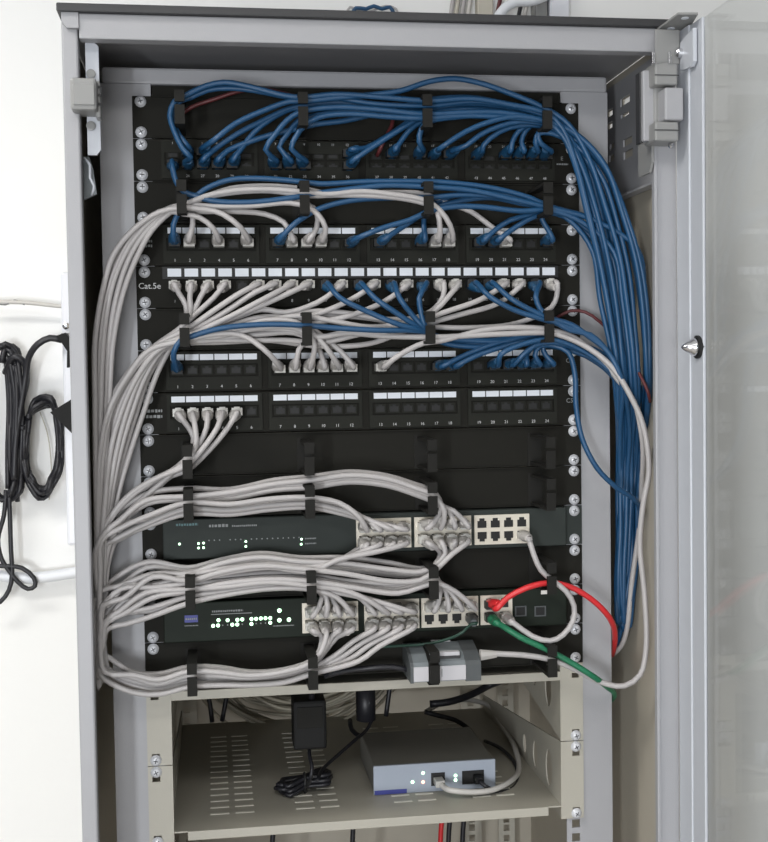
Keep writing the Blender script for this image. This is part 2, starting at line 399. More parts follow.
# ------------------------------------------------------------------ cable managers
RX = (-.191, -.0675, .0605, .1875)
rm_top = MB().box(-.005, .005, -.066, 0, .0128, .0158).box(-.005, .005, -.066, -.0625, .0045, .0128)
rm_bot = MB().box(-.005, .005, -.066, 0, -.0178, -.0148).box(-.005, .005, -.066, -.0625, -.0148, .0012)
rm_base = MB().box(-.008, .008, -.0012, 0, -.019, .017)
RT, RB_, RBASE = rm_top.mesh('ring_hook', 'ring_black'), rm_bot.mesh('ring_hook', 'ring_black'), rm_base.mesh('ring_base', 'ring_black')
pm = MB().cbox(-.2413, .2413, -.003, 0, -.0218, .0218, .0006)
for z in (-.0212, .0212): pm.box(-.222, .222, -.005, -.003, z-.0006, z+.0006)
MPANEL = pm.mesh('panel', 'panel_black')
def manager(k, label):
    t = thing('cable_manager', label, 'cable manager', (0, 0, zc(k)), 'black ring cable managers')
    link('panel', MPANEL, t)
    for x in RX:
        b = link('ring_base', RBASE, t, (x, -.003, -.002))
        link('ring_hook', RT, b, (0, 0, 0)); link('ring_hook', RB_, b, (0, 0, 0))
    ears(t, 0, -.003)
    return t
manager(0, 'black ring cable manager at the top of the rack, above the topmost patch panel')
manager(2, 'black ring cable manager directly below the topmost patch panel')
manager(5, 'black ring cable manager directly below the Cat.5e patch panel')
manager(8, 'black ring cable manager directly below the lowest patch panel')
manager(9, 'black ring cable manager directly above the wide grey network switch')
manager(11, 'black ring cable manager between the two network switches')
manager(13, 'lowest black ring cable manager, below the switch with the blue logo')
# black blanking strip behind the top manager
tb = MB().box(-.2205, .2205, -.001, .012, zc(0)+.0222, zc(0)+.033)
bl = tb.build('blanking_strip', 'panel_black'); tag(bl, 'thin black blanking strip under the grey top bar of the rack frame', 'strip')

# ------------------------------------------------------------------ patch panels
GX = (-.2005, -.0928, .0156, .1248); PP = .01535
def portx(n):
    n -= 1; return GX[n//6]+(n % 6)*PP
def catx(n): return -.2015+(n-1)*.01768
jm = MB().grid([-.0062, -.0048, -.0018, .0018, .0048, .0062], [-.0052, -.0038, .0024, .0042, .0052],
               lambda x, z: (abs(x) < .0048 and -.0038 < z < .0024) or (abs(x) < .0018 and .0024 < z < .0042), -.0016, 0)
jm.box(-.0048, .0048, -.0003, 0, -.0038, .0042, 1)
JACK = jm.mesh('port', 'frame_black', 'port_dark')
LAB = MB().box(-.0071, .0071, -.0007, 0, -.0031, .0031).mesh('port_label', 'label_white')
LABC = MB().box(-.0071, .0071, -.0007, 0, -.0042, .0042).mesh('port_label', 'label_white')
mod = MB().grid([-.012, -.0085, .0852, .0887], [-.0195, -.0165, -.0075, -.0062, .0075, .0085, .0205], lambda x, z: -.0085 < x < .0852 and -.0062 < z < .0075, -.0022, 0)
MODULE = mod.mesh('module_frame', 'frame_black')
def patch(k, label, kind):
    t = thing('patch_bay', label, 'patch panel', (0, 0, zc(k)), 'black 24-port patch panels')
    MB().cbox(-.2413, .2413, -.003, .004, -.0218, .0218, .0006).build('panel', 'panel_black', t)
    ears(t, 0, -.003)
    num = MB()
    if kind == 'cat':
        MB().box(-.214, .216, -.0048, -.003, .0085, .0215).build('label_holder', 'port_dark', t)
        for n in range(1, 25):
            link('port_label', LABC, t, (catx(n), -.0048, .0152)); link('port', JACK, t, (catx(n), -.003, .0015))
            if n not in (24,): put_text(num, str(n), .0042, catx(n), -.0033, -.0150)
        put_text(num, 'Cat.5e', .0088, -.2275, -.0033, .0012)
    else:
        for g in range(4): link('module_frame', MODULE, t, (GX[g], -.003, 0))
        for n in range(1, 25):
            if kind == 'double':
                link('port', JACK, t, (portx(n), -.003, .0068)); link('port', JACK, t, (portx(n), -.003, -.0062))
                put_text(num, str(n), .0036, portx(n), -.0056, .0172); put_text(num, str(n+24), .0040, portx(n), -.0056, -.0168)
            else:
                link('port', JACK, t, (portx(n), -.003, .0010)); link('port_label', LAB, t, (portx(n), -.0052, .0148))
                put_text(num, str(n), .0045, portx(n), -.0056, -.0165)
    num.build('port_numbers', 'print_white', t)
    pr = MB()
    if k == 7: put_strokes(pr, -.2375, -.2175, -.0033, .0030, .0034); put_strokes(pr, -.2375, -.2175, -.0033, -.0030, .0034)
    if k == 3: put_strokes(pr, -.232, -.224, -.0033, .004, .0028); put_strokes(pr, -.232, -.224, -.0033, -.001, .0028)
    if k == 1: put_text(pr, 'E', .006, .222, -.0033, .0055); put_strokes(pr, .216, .229, -.0033, -.0005, .002)
    if k in (6, 7): put_text(pr, 'C5', .0068, .2285, -.0033, .0055)
    if k in (1, 3, 6, 7): pr.build('panel_print', 'print_dim', t)
    return t
patch(1, 'topmost black patch panel with two port rows and only blue cables', 'double')
patch(3, 'black patch panel directly above the Cat.5e panel, blue and white cables plugged in', 'single')
patch(4, 'black patch panel printed Cat.5e with one row of large white labels', 'cat')
patch(6, 'third black patch panel from the bottom gear, one blue cable at its left end', 'single')
patch(7, 'lowest black patch panel, with five white cables at its left end only', 'single')

# ------------------------------------------------------------------ plugs and cables
pb = MB().box(-.0056, .0056, -.014, .003, -.0040, .0040)
pb.box(-.0030, .0030, -.013, -.002, .0040, .0052)
PLUG = pb.mesh('plug', 'plug_clear'); PLUGD = pb.mesh('plug', 'port_dark')
def boot_mesh(m):
    b = MB(); prof = [(-.004, .0060, .0050), (-.0055, .0064, .0054), (-.020, .0058, .0050), (-.028, .0042, .0040), (-.031, .0036, .0036)]
    vs = []; fs = []
    for (y, hx, hz) in prof:
        for k in range(8):
            a = math.pi/8+k*math.pi/4; c = math.cos(a); s_ = math.sin(a)
            vs.append((hx*max(-1, min(1, c*1.15)), y, hz*max(-1, min(1, s_*1.15))))
    for i in range(len(prof)-1):
        for k in range(8): fs.append((i*8+k, i*8+(k+1) % 8, (i+1)*8+(k+1) % 8, (i+1)*8+k))
    fs += [tuple(range(8)), tuple(range(39, 31, -1))]
    b.add(vs, fs); return b.mesh('boot', m, smooth_=True)
BOOT = {'blue': boot_mesh('boot_blue'), 'white': boot_mesh('boot_white'), 'red': boot_mesh('cable_red'), 'green': boot_mesh('cable_green'),
        'dark': boot_mesh('converter_dark'), 'grey': boot_mesh('boot_white')}
CM = {'blue': 'cable_blue', 'white': 'cable_white', 'grey': 'cable_grey', 'red': 'cable_red', 'green': 'cable_green', 'dark': 'cable_darkgreen'}
def jit(a): return random.uniform(-a, a)
def pix(pts, Y=-.045):
    out = []
    for p in pts: out.append(at(p[0], p[1], p[2] if len(p) > 2 else Y))
    return out
def cable(color, label, ends, pts, r=.00295, group=None, name='patch_cable', bend=(0, 0)):
    # ends: list of port points (one or two); pts: path between, world points
    t = thing(name, label, 'cable', ends[0] if ends else pts[0], group)
    o = t.location.copy(); path = list(pts)
    lift = lambda e, nx: Vector((e.x+(nx.x-e.x)*.10, e.y-.034, e.z+(nx.z-e.z)*.10))
    st = [Vector((ends[0].x, ends[0].y-.027, ends[0].z)), lift(ends[0], path[0])] if ends else []
    en = [lift(ends[1], path[-1]), Vector((ends[1].x, ends[1].y-.027, ends[1].z))] if len(ends) > 1 else []
    path = st+path+en
    MB().tube([p-o for p in path], r, 7).build('cord', CM.get(color, color), t, True)
    for e, nx in zip(ends, ([path[2]] if ends else [])+([path[-3]] if len(ends) > 1 else [])):
        pl_ = link('plug', PLUG if color in ('white', 'grey') else PLUGD, t, e-o); bo = link('boot', BOOT[color], t, e-o)
        dx, dz = nx.x-e.x, nx.z-e.z; L = max(.02, math.hypot(dx, dz)); ang = math.radians(16)
        bo.rotation_euler = (ang*(-dz/L), 0, ang*dx/L)
    return t

def P3(k, n, dz=.001): return Vector((portx(n), -.004, zc(k)+dz))
def U1P(row, n): return Vector((portx(n), -.004, zc(1)+(.0068 if row == 'u' else -.0062)))
def U4P(n): return Vector((catx(n), -.004, zc(4)+.0015))

ORD = 'zeroth first second third fourth fifth sixth seventh eighth ninth tenth eleventh twelfth thirteenth fourteenth fifteenth sixteenth seventeenth eighteenth nineteenth twentieth twenty-first twenty-second twenty-third twenty-fourth'.split()
# --- blue: ends in the topmost panel, each as a path to the right-hand rings
T1 = {
 ('l', 2): [(191, 157), (183, 148), (174, 130), (170, 115), (174, 102), (186, 95), (205, 86), (225, 83), (250, 87), (285, 95), (303, 97), (335, 94), (385, 97), (430, 101), (470, 98), (510, 105), (547, 114)],
 ('u', 2): [(189, 148), (180, 135), (172, 118), (176, 104), (190, 97), (208, 90), (228, 88), (255, 91), (290, 98), (303, 100), (330, 97), (375, 104), (430, 106), (480, 102), (547, 117)],
 ('u', 3): [(214, 140), (235, 124), (262, 111), (290, 101), (303, 101), (335, 98), (372, 95), (400, 91), (430, 82), (455, 79), (480, 83), (510, 94), (547, 110)],
 ('l', 3): [(212, 152), (235, 135), (260, 122), (290, 108), (303, 105), (335, 102), (370, 106), (426, 112), (460, 105), (495, 106), (547, 118)],
 ('l', 4): [(228, 151), (248, 142), (271, 135), (300, 128), (315, 124), (345, 120), (378, 113), (410, 104), (440, 99), (480, 99), (515, 107), (547, 115)],
 ('l', 5): [(244, 145), (254, 132), (270, 119), (292, 109), (305, 109), (335, 104), (372, 107), (426, 113), (465, 108), (547, 119)],
 ('l', 7): [(266, 150), (275, 135), (286, 122), (300, 113), (335, 107), (375, 109), (426, 114), (465, 112), (500, 112), (547, 121)],
 ('l', 8): [(280, 148), (288, 134), (298, 121), (315, 116), (340, 112), (380, 113), (426, 116), (470, 113), (547, 121)],
 ('l', 9): [(291, 148), (296, 136), (304, 126), (318, 118), (345, 114), (390, 117), (426, 119), (470, 116), (547, 123)],
 ('u', 12): [(365, 148), (385, 137), (402, 126), (420, 114), (440, 108), (470, 105), (510, 110), (547, 118)],
 ('l', 12): [(375, 146), (396, 132), (418, 119), (440, 111), (480, 109), (520, 114), (547, 121)],
 ('u', 14): [(400, 142), (410, 130), (421, 121), (440, 114), (480, 113), (547, 122)],
 ('u', 16): [(419, 142), (421, 130), (428, 122), (455, 117), (500, 116), (547, 123)],
 ('u', 17): [(441, 147), (465, 132), (490, 121), (515, 117), (547, 122)],
 ('u', 18): [(466, 145), (480, 135), (500, 126), (520, 122), (547, 125)],
 ('u', 19): [(483, 145), (500, 132), (520, 125), (547, 127)],
 ('u', 21): [(513, 142), (519, 131), (530, 125), (549, 128)],
 ('u', 22): [(522, 142), (526, 131), (535, 124), (549, 129)],
 ('u', 23): [(536, 143), (539, 132), (550, 130)],
 ('u', 24): [(541, 143), (538, 134), (551, 133)],
 ('l', 1): [(173, 170), (177, 182), (184, 191), (195, 196), (212, 201), (250, 202), (300, 197), (312, 194), (345, 190), (385, 186), (429, 187), (470, 190), (515, 200), (549, 208)],
}
T2 = {
 (3, 1): [(174, 225), (180, 212), (188, 204), (205, 190), (230, 180), (260, 178), (300, 182), (320, 184), (370, 182), (425, 181), (440, 182), (490, 188), (530, 198), (549, 207)],
 (3, 7): [(290, 228), (303, 217), (320, 208), (350, 201), (390, 198), (429, 197), (460, 195), (500, 197), (549, 209)],
 (3, 12): [(365, 235), (385, 227), (410, 220), (427, 212), (450, 207), (480, 207), (520, 211), (549, 210)],
 (3, 13): [(398, 230), (415, 218), (429, 210), (455, 202), (490, 198), (525, 204), (549, 208)],
 (3, 16): [(424, 225), (425, 212), (435, 204), (465, 193), (495, 194), (549, 206)],
 (3, 19): [(495, 230), (510, 221), (530, 215), (549, 211)],
 (3, 20): [(510, 231), (525, 221), (538, 215), (550, 213)],
 (3, 24): [(547, 228), (542, 220), (543, 214), (552, 212)],
 (4, 10): [(340, 297), (370, 312), (400, 325), (422, 331), (440, 339), (490, 342), (549, 340)],
 (4, 12): [(375, 298), (395, 312), (420, 328), (435, 336), (480, 340), (549, 338)],
 (4, 14): [(400, 298), (413, 315), (424, 328), (440, 338), (500, 344), (549, 342)],
 (4, 16): [(419, 298), (421, 312), (425, 326), (440, 341), (470, 347), (510, 345), (549, 343)],
 (4, 19): [(490, 297), (515, 310), (540, 318), (565, 326)],
 (4, 20): [(510, 298), (530, 310), (550, 318), (572, 325)],
 (4, 23): [(536, 297), (540, 308), (550, 318), (570, 330)],
 (6, 1): [(174, 352), (180, 341), (190, 337), (220, 329), (260, 325), (300, 325), (340, 328), (380, 330), (420, 331), (445, 338), (500, 341), (549, 339)],
 (6, 17): [(460, 357), (490, 345), (520, 338), (549, 336)],
 (6, 18): [(475, 357), (505, 346), (530, 340), (550, 338)],
 (6, 20): [(500, 355), (520, 345), (550, 340)],
 (6, 21): [(522, 355), (535, 345), (552, 342)],
 (6, 22): [(527, 355), (535, 346), (552, 344)],
 (6, 23): [(535, 355), (540, 346), (553, 345)],
 (6, 24): [(546, 355), (543, 347), (554, 347)],
}
LV = [(160, 568, 604), (200, 577, 623), (250, 587, 639), (300, 597, 647), (350, 606, 651), (400, 612, 650), (450, 616, 644), (500, 616, 639), (560, 616, 637), (620, 616, 630)]
def lvx(y, s):
    for (a, b) in zip(LV, LV[1:]):
        if a[0] <= y <= b[0]:
            t = (y-a[0])/(b[0]-a[0]); return (a[1]+(b[1]-a[1])*t)*(1-s)+(a[2]+(b[2]-a[2])*t)*s
    q = LV[0] if y < LV[0][0] else LV[-1]; return q[1]*(1-s)+q[2]*s
def lvY(y, Yf):
    t = max(0, min(1, (y-380)/90)); return Yf*(1-t)+.012*t+(0 if t < 1 else (Yf+.04)*.35)
def down(s, y0, y1, Yf):
    out = []; y = y0
    while y < y1:
        out.append(at(lvx(y, s)+jit(1.5), y, lvY(y, Yf))); y += 48
    return out
def exit_right(last, s, y1, Yf):
    x, y = last[0], last[1]
    y0 = max(y+45, 160) if y < 150 else y+42
    xx = lvx(y0, s)
    mid = at(x+(xx-x)*.52, y+(y0-y)*.30, Yf)
    return [mid]+down(s, y0, y1, Yf)
k1 = list(T1.items()); k2 = list(T2.items())
PN = {1: 'topmost patch panel', 3: 'patch panel above the Cat.5e panel', 4: 'Cat.5e patch panel', 6: 'patch panel below the Cat.5e panel', 7: 'lowest patch panel'}
order = [3, 9, 13, 0, 16, 5, 19, 10, 1, 20, 8, 14, 4, 18, 11, 2, 7, 17, 12, 6, 15, 21, 22]
for i, ((kk, n), path2) in enumerate(k2):
    j = order[i]
    Y2 = -.030-.022*random.random()
    if kk == 4 or (kk, n) == (6, 1): Y2 = -.0585
    e2 = U4P(n) if kk == 4 else P3(kk, n)
    p2 = [at(q[0]+jit(.6), q[1]+jit(.6), Y2) for q in path2]
    if Y2 == -.0585 and n not in (19, 20, 23):
        Y2 = -.030-.012*random.random()
        p2 = [at(q[0]+jit(.6), q[1]+jit(.6), -.0585 if q[0] < 405 else (-.052 if q[0] < 428 else Y2)) for q in path2]
    s2 = random.uniform(.0, .55) if kk == 3 else random.uniform(.10, .65)
    if (kk, n) == (3, 1): s2 = .95
    yb = random.uniform(520, 615)
    if (kk, n) == (6, 23):
        x2 = pix([(568, 352), (575, 375), (576, 405), (582, 438), (597, 468)], -.045)+[at(617, 488, -.04), at(634, 499, -.03), at(640, 512, -.01)]
    elif kk == 4 and n in (19, 20, 23):
        x2 = [at(590, 337+jit(3), Y2), at(608, 352, Y2), at(621, 378, Y2)]+down(s2, 430, yb, Y2)
    else: x2 = exit_right(path2[-1], s2, yb, Y2)
    if j < len(k1):
        (row, n1), path1 = k1[j]
        Y1 = -.028-.026*random.random()
        e1 = U1P(row, n1)
        p1 = [at(q[0]+jit(.6), q[1]+jit(.6), Y1) for q in path1]
        s1 = random.uniform(.12, 1.0)
        x1 = exit_right(path1[-1], s1, yb, Y1)
        lo = at((lvx(yb, s1)+lvx(yb, s2))/2+jit(3), yb+18, .016+jit(.004))
        lab = 'blue cable from %s %s port of topmost panel to %s port of %s panel' % ('upper' if row == 'u' else 'lower', ORD[n1], ORD[n], {3: 'second', 4: 'Cat.5e', 6: 'fourth'}[kk])
        cable('blue', lab, [e1, e2], p1+x1+[lo]+x2[::-1]+p2[::-1], group='blue patch cables')
    else:
        lab = 'blue cable from %s port of the fourth patch panel, vanishing behind the right rail' % ORD[n]
        cable('blue', lab, [e2], p2+x2+[at(618, 640, .03), at(607, 655, .07)], group='blue patch cables')

# --- white: patch end to the left rings
TW = {
 (3, 2): [(193, 225), (191, 212), (182, 206)], (3, 4): [(213, 228), (200, 218), (182, 213)], (3, 6): [(240, 227), (222, 214), (205, 209), (182, 208)],
 (3, 8): [(290, 232), (283, 222), (265, 214), (235, 211), (200, 211), (182, 211)],
 (3, 9): [(317, 228), (316, 212), (308, 205), (285, 201), (250, 205), (200, 207), (182, 207)],
 (3, 10): [(325, 228), (318, 214), (308, 207), (290, 203), (250, 206), (205, 206), (182, 205)],
 (3, 17): [(440, 228), (437, 210), (425, 203), (400, 198), (365, 195), (330, 195), (308, 196), (270, 191), (235, 192), (205, 198), (182, 207)],
 (3, 18): [(450, 226), (440, 210), (426, 200), (395, 194), (360, 192), (330, 194), (308, 193), (270, 189), (235, 190), (205, 197), (182, 206)],
 (3, 21): [(495, 229), (470, 212), (445, 202), (425, 194), (390, 192), (330, 194), (308, 190), (270, 186), (230, 189), (200, 198), (182, 204)],
 (4, 1): [(180, 294), (186, 305), (187, 318), (180, 328)], (4, 2): [(190, 298), (190, 315), (182, 327)], (4, 3): [(199, 298), (193, 312), (182, 326)],
 (4, 4): [(213, 297), (200, 311), (182, 328)], (4, 6): [(240, 293), (215, 310), (193, 325), (180, 332)], (4, 7): [(255, 293), (225, 312), (195, 330), (181, 337)],
 (4, 8): [(265, 298), (230, 316), (195, 333), (181, 340)], (4, 9): [(285, 295), (250, 310), (215, 325), (181, 339)],
 (4, 11): [(325, 298), (308, 306), (285, 312), (262, 310), (235, 318), (181, 338)],
 (4, 13): [(350, 300), (315, 315), (287, 320), (258, 318), (230, 326), (181, 341)],
 (4, 15): [(385, 301), (350, 315), (315, 323), (280, 332), (230, 337), (181, 343)],
 (4, 17): [(443, 297), (433, 310), (415, 318), (380, 318), (345, 313), (310, 312), (275, 322), (230, 336), (181, 342)],
 (4, 18): [(447, 298), (433, 312), (410, 322), (370, 327), (335, 322), (300, 316), (260, 322), (215, 334), (181, 340)],
 (4, 21): [(480, 300), (440, 314), (420, 321), (390, 327), (355, 335), (320, 343), (290, 341), (255, 340), (215, 340), (181, 343)],
 (4, 22): [(500, 303), (460, 315), (432, 322), (405, 331), (375, 342), (345, 347), (310, 345), (270, 341), (220, 342), (181, 344)],
 (4, 24): [(557, 296), (551, 307), (535, 317), (510, 325), (470, 328), (430, 327), (395, 322), (355, 317), (310, 318), (270, 330), (225, 340), (181, 342)],
 (6, 7): [(270, 355), (255, 342), (240, 334), (215, 334), (181, 341)], (6, 8): [(299, 350), (305, 339), (295, 333), (260, 334), (220, 338), (181, 342)],
 (6, 9): [(314, 350), (313, 338), (295, 328), (260, 328), (215, 337), (181, 339)], (6, 10): [(321, 352), (314, 338), (290, 325), (255, 327), (215, 335), (181, 340)],
 (6, 11): [(330, 352), (318, 338), (295, 322), (265, 320), (225, 332), (181, 338)], (6, 12): [(340, 352), (325, 338), (305, 324), (285, 318), (255, 318), (220, 330), (181, 338)],
 (7, 1): [(188, 427), (193, 438), (190, 452), (184, 462)], (7, 2): [(196, 430), (195, 447), (184, 464)], (7, 3): [(207, 427), (199, 443), (185, 460)],
 (7, 4): [(217, 428), (205, 445), (186, 466)], (7, 5): [(228, 428), (212, 447), (187, 470)],
}
LL = {3: [(212, 158, 172), (230, 130, 156), (255, 111, 142), (290, 99, 128), (340, 93, 117), (400, 94, 112), (470, 95, 107), (540, 96, 105)],
      4: [(350, 148, 170), (375, 124, 156), (410, 104, 145), (450, 97, 132), (500, 96, 118), (545, 96, 108)],
      7: [(476, 160, 172), (492, 133, 155), (512, 113, 135), (537, 101, 118), (565, 97, 108)]}
LL[6] = LL[4]
# switch ends
S1F, S2F = -.013, -.012
def blk(px0, px1, py, Y): return at(px0, py, Y).x, at(px1, py, Y).x
B1 = [blk(357, 410, 532, S1F), blk(415, 470, 530, S1F), blk(475, 528, 528, S1F)]
B2 = [blk(303, 357, 616, S2F), blk(365, 418, 613, S2F), blk(422, 477, 610, S2F), blk(481, 511, 606, S2F)]
PZ1 = (zc(10)+.0065, zc(10)-.0075); PZ2 = (zc(12)+.0065, zc(12)-.0075)
def SP(sw, b, row, c):
    x0, x1 = (B1 if sw == 1 else B2)[b]; n = 4 if (sw, b) != (2, 3) else 2
    return Vector((x0+(x1-x0)*(c+.5)/n, (S1F if sw == 1 else S2F)-.001, (PZ1 if sw == 1 else PZ2)[row]))
ends = []
for c in range(4):
    d = c*3.4
    ends.append(((1, 1, 0, c), 9, [(230, 489+d), (275, 480+d), (311, 477+d), (350, 472+d), (388, 476+d), (416, 485+d), (431, 490+d), (439, 499+d*.6), (441+c*4, 511)], 490+d*1.5))
    ends.append(((1, 0, 0, c), 9, [(230, 504+d), (270, 499+d), (311, 497+d), (340, 503+d), (360+c*4, 517+d*.4)], 501+d*1.3))
for c in range(4):
    d = c*2
    ends.append(((1, 0, 1, c), 11, [(225, 567+d), (270, 562+d), (311, 565+d), (338, 561-d*.3), (356+c*8, 551)], 571+d*1.6))
    ends.append(((1, 1, 1, c), 11, [(220, 560+d*2), (260, 553+d*2.2), (300, 557+d*2), (345, 558+d*2.6), (390, 563+d*3), (420, 568+d*2), (434, 565+d), (441+c*4, 553)], 568+d*2))
    ends.append(((2, 0, 0, c), 11, [(225, 589+d), (270, 583+d), (309, 583+d), (322+c*5, 597)], 590+d*2))
    ends.append(((2, 1, 0, c), 11, [(225, 585+d), (270, 580+d), (311, 584+d), (342, 589+d*.7), (362+c*5, 599+d*.3)], 586+d*2))
    ends.append(((2, 2, 0, c), 11, [(225, 577+d), (270, 573+d), (311, 575+d), (350, 581+d), (398, 584+d*1.5), (424, 577+d*1.4), (436, 577+d), (441+c*5, 592)], 578+d*2))
for c in range(4):
    d = c*2
    ends.append(((2, 0, 1, c), 13, [(322+c*5, 636), (320+c*2, 650), (312, 660+d), (285, 670+d), (250, 672+d*1.6), (220, 668+d*2)], 666+d*2.2))
    ends.append(((2, 1, 1, c), 13, [(355+c*8, 640+c*2), (335+c*8, 655+d), (312, 668+d), (285, 676+d), (250, 679+d), (220, 676+d*1.5)], 674+d*2))
EL = {9: [], 11: [], 13: []}
for e in ends: EL[e[1]].append(e)
KW = list(TW.items())
pool = {9: EL[9][:], 11: EL[11][:], 13: EL[13][:]}
for v in pool.values(): random.shuffle(v)
SN = {1: 'grey switch', 2: 'blue-logo switch'}; BN = ('first', 'second', 'third', 'fourth')
seqrow = [11, 9, 11, 13, 11, 11, 9, 11, 13, 11]*4
qi = 0
for i, ((kk, n), pw) in enumerate(KW):
    while True:
        rw = seqrow[qi % len(seqrow)]; qi += 1
        if kk == 7 and rw == 9 and len(pool[11])+len(pool[13]) > 0 and False: continue
        if pool[rw]: break
    key, _, ps, ry = pool[rw].pop()
    e1 = U4P(n) if kk == 4 else P3(kk, n); e2 = SP(*key)
    Y1 = -.030-.024*random.random(); Y2 = -.030-.026*random.random()
    s = random.random()
    p1 = [at(q[0]+jit(.7), q[1]+jit(.7), Y1) for q in pw]
    yb = {9: random.uniform(575, 630), 11: random.uniform(645, 690), 13: random.uniform(600, 625)}[rw]
    lst = LL[kk]
    p1 += [at(a+(b-a)*s+jit(1), y, Y1*.9) for (y, a, b) in lst if y < yb-30]
    xe = lst[-1][1]+(lst[-1][2]-lst[-1][1])*s
    y = lst[-1][0]+55
    while y < yb-25: p1.append(at(96+8*s+jit(1.5), y, Y1*.8)); y += 55
    if rw == 13: side = [at(97+9*s, 640+jit(12), Y2), at(107+jit(7), 670+(ry-674)*.8+jit(6), Y2), at(130+jit(5), 682+(ry-674)*.8+jit(5), Y2), at(158, 681+(ry-674)*.9+jit(3), Y2), at(189, ry+1, Y2)]
    else:
        tx = {9: (500, 0), 11: (590, 0)}[rw][0]; dd = ry-tx
        base = {9: [(98, 565), (104, 541), (122, 524), (150, 511), (187, ry)], 11: [(98, 640), (104, 622), (122, 609), (150, 598), (188, ry)]}[rw]
        side = [at(97+5*s, yb, (Y1+Y2)/2)]+[at(q[0]+(jit(5) if q is not base[-1] else 0), q[1]+(dd*1.3+jit(9) if q is not base[-1] else jit(2)), Y2) for q in base]
    p2 = [at(q[0]+jit(.6), q[1]+jit(.6), Y2) for q in (ps if rw != 13 else ps[::-1])]
    lab = 'white cable from %s port of the %s panel to the %s' % (ORD[n], {3: 'second patch', 4: 'Cat.5e patch', 6: 'fourth patch', 7: 'lowest patch'}[kk], SN[key[0]])
    cable('white', lab, [e1, e2], p1+side+p2, group='white patch cables')

# --- the other cables
WR = pix([(502, 654, -.05), (522, 655, -.05), (548, 659, -.05), (572, 668, -.05), (600, 682, -.05), (624, 686, -.055), (640, 675, -.055), (646, 650, -.055), (645, 600, -.05), (640, 545, -.05), (643, 505, -.055), (649, 470, -.058), (643, 425, -.058), (630, 395, -.058), (612, 367, -.058), (590, 349, -.055), (566, 337, -.052), (549, 333, -.05), (500, 334, -.05), (440, 337, -.05), (425, 337, -.05), (385, 336, -.05), (345, 333, -.05), (318, 337, -.05), (290, 330, -.045), (240, 331, -.04), (182, 338, -.04), (150, 355, -.035), (118, 400, -.03), (100, 450, -.03), (97, 520, -.02), (97, 600, -.01), (98, 650, .02), (118, 690, .05)])
conv_end = at(479, 654, -.045)
t = thing('network_cable', 'white cable from the small silver converter, looping up the right side of the rack', 'cable', conv_end)
MB().tube([p-conv_end for p in [at(486, 653.5, -.05), at(494, 653.5, -.05)]+WR], .0031).build('cord', 'cable_white', t, True)
bo = MB().tube([Vector((0, -.005, 0)), Vector((.006, -.005, 0)), Vector((.012, -.005, 0)), Vector((.018, -.005, 0))], lambda u: .0062-.0025*u, 8).build('boot', 'boot_white', t)
P13 = P3(6, 13)
cable('white', 'white cable from thirteenth port of the fourth patch panel, arching down the right side', [P13],
      pix([(395, 358), (410, 349), (424, 343), (440, 341), (490, 329), (540, 328), (552, 330), (575, 338), (598, 356), (618, 380), (634, 402), (640, 425)], -.05)+[at(643, 450, -.04), at(642, 480, -.02), at(640, 520, -.005), at(632, 580, .005), at(624, 640, .02), at(604, 662, .07)])
cable('white', 'white cable bowing from the grey switch right port block down to the blue-logo switch', [SP(1, 2, 1, 3), SP(2, 3, 1, 1)],
      pix([(529, 538, -.045), (534, 555, -.05), (541, 570, -.05), (552, 580, -.05), (566, 591, -.055), (574, 606, -.055), (573, 621, -.055), (563, 635, -.055), (550, 641, -.055), (532, 636, -.05), (515, 624, -.048)]), r=.0031)
cable('red', 'red patch cable from the blue-logo switch curving over to the right rail', [SP(2, 3, 0, 0)],
      pix([(507, 598, -.045), (526, 588, -.05), (548, 583, -.05), (568, 586, -.05), (590, 598, -.05), (606, 613, -.045), (613, 625, -.03), (615, 640, 0)])+[at(612, 655, .04)], r=.0033)
cable('green', 'green patch cable from the blue-logo switch sloping down to the right rail', [SP(2, 3, 1, 0)],
      pix([(501, 625, -.045), (520, 637, -.05), (548, 650, -.052), (572, 663, -.055), (594, 677, -.055), (606, 686, -.035), (614, 693, 0)])+[at(612, 699, .03), at(602, 704, .06)], r=.0033)
cable('dark', 'thin dark green cable from the blue-logo switch to behind the silver converter', [SP(2, 2, 1, 3)],
      pix([(471, 624, -.045), (463, 632, -.05), (448, 639, -.04), (425, 644, -.03), (395, 646, -.03), (365, 648, -.03), (340, 652, -.03)]), r=.0016)
t = MB().tube(pix([(377, 156, -.02), (382, 145, -.03), (388, 133, -.025), (393, 120, -.02), (385, 110, -.018), (340, 104, -.016), (295, 96, -.016), (262, 89, -.016), (240, 91, -.018), (215, 99, -.016), (190, 108, -.012), (178, 118, -.008)]), .0022).build('red_cable', 'cable_darkred', None, True)
tag(t, 'thin dark red cable half hidden behind the blue cables at the top', 'cable')
t = MB().tube(pix([(556, 318, -.01), (570, 311, -.012), (585, 312, -.02), (600, 322, -.02), (622, 345, -.02), (640, 375, -.05), (648, 392, -.06), (650, 402, -.05)]), .0018).build('red_cable', 'cable_darkred', None, True)
tag(t, 'thin dark red cable beside the right rail among the blue bundle', 'cable')

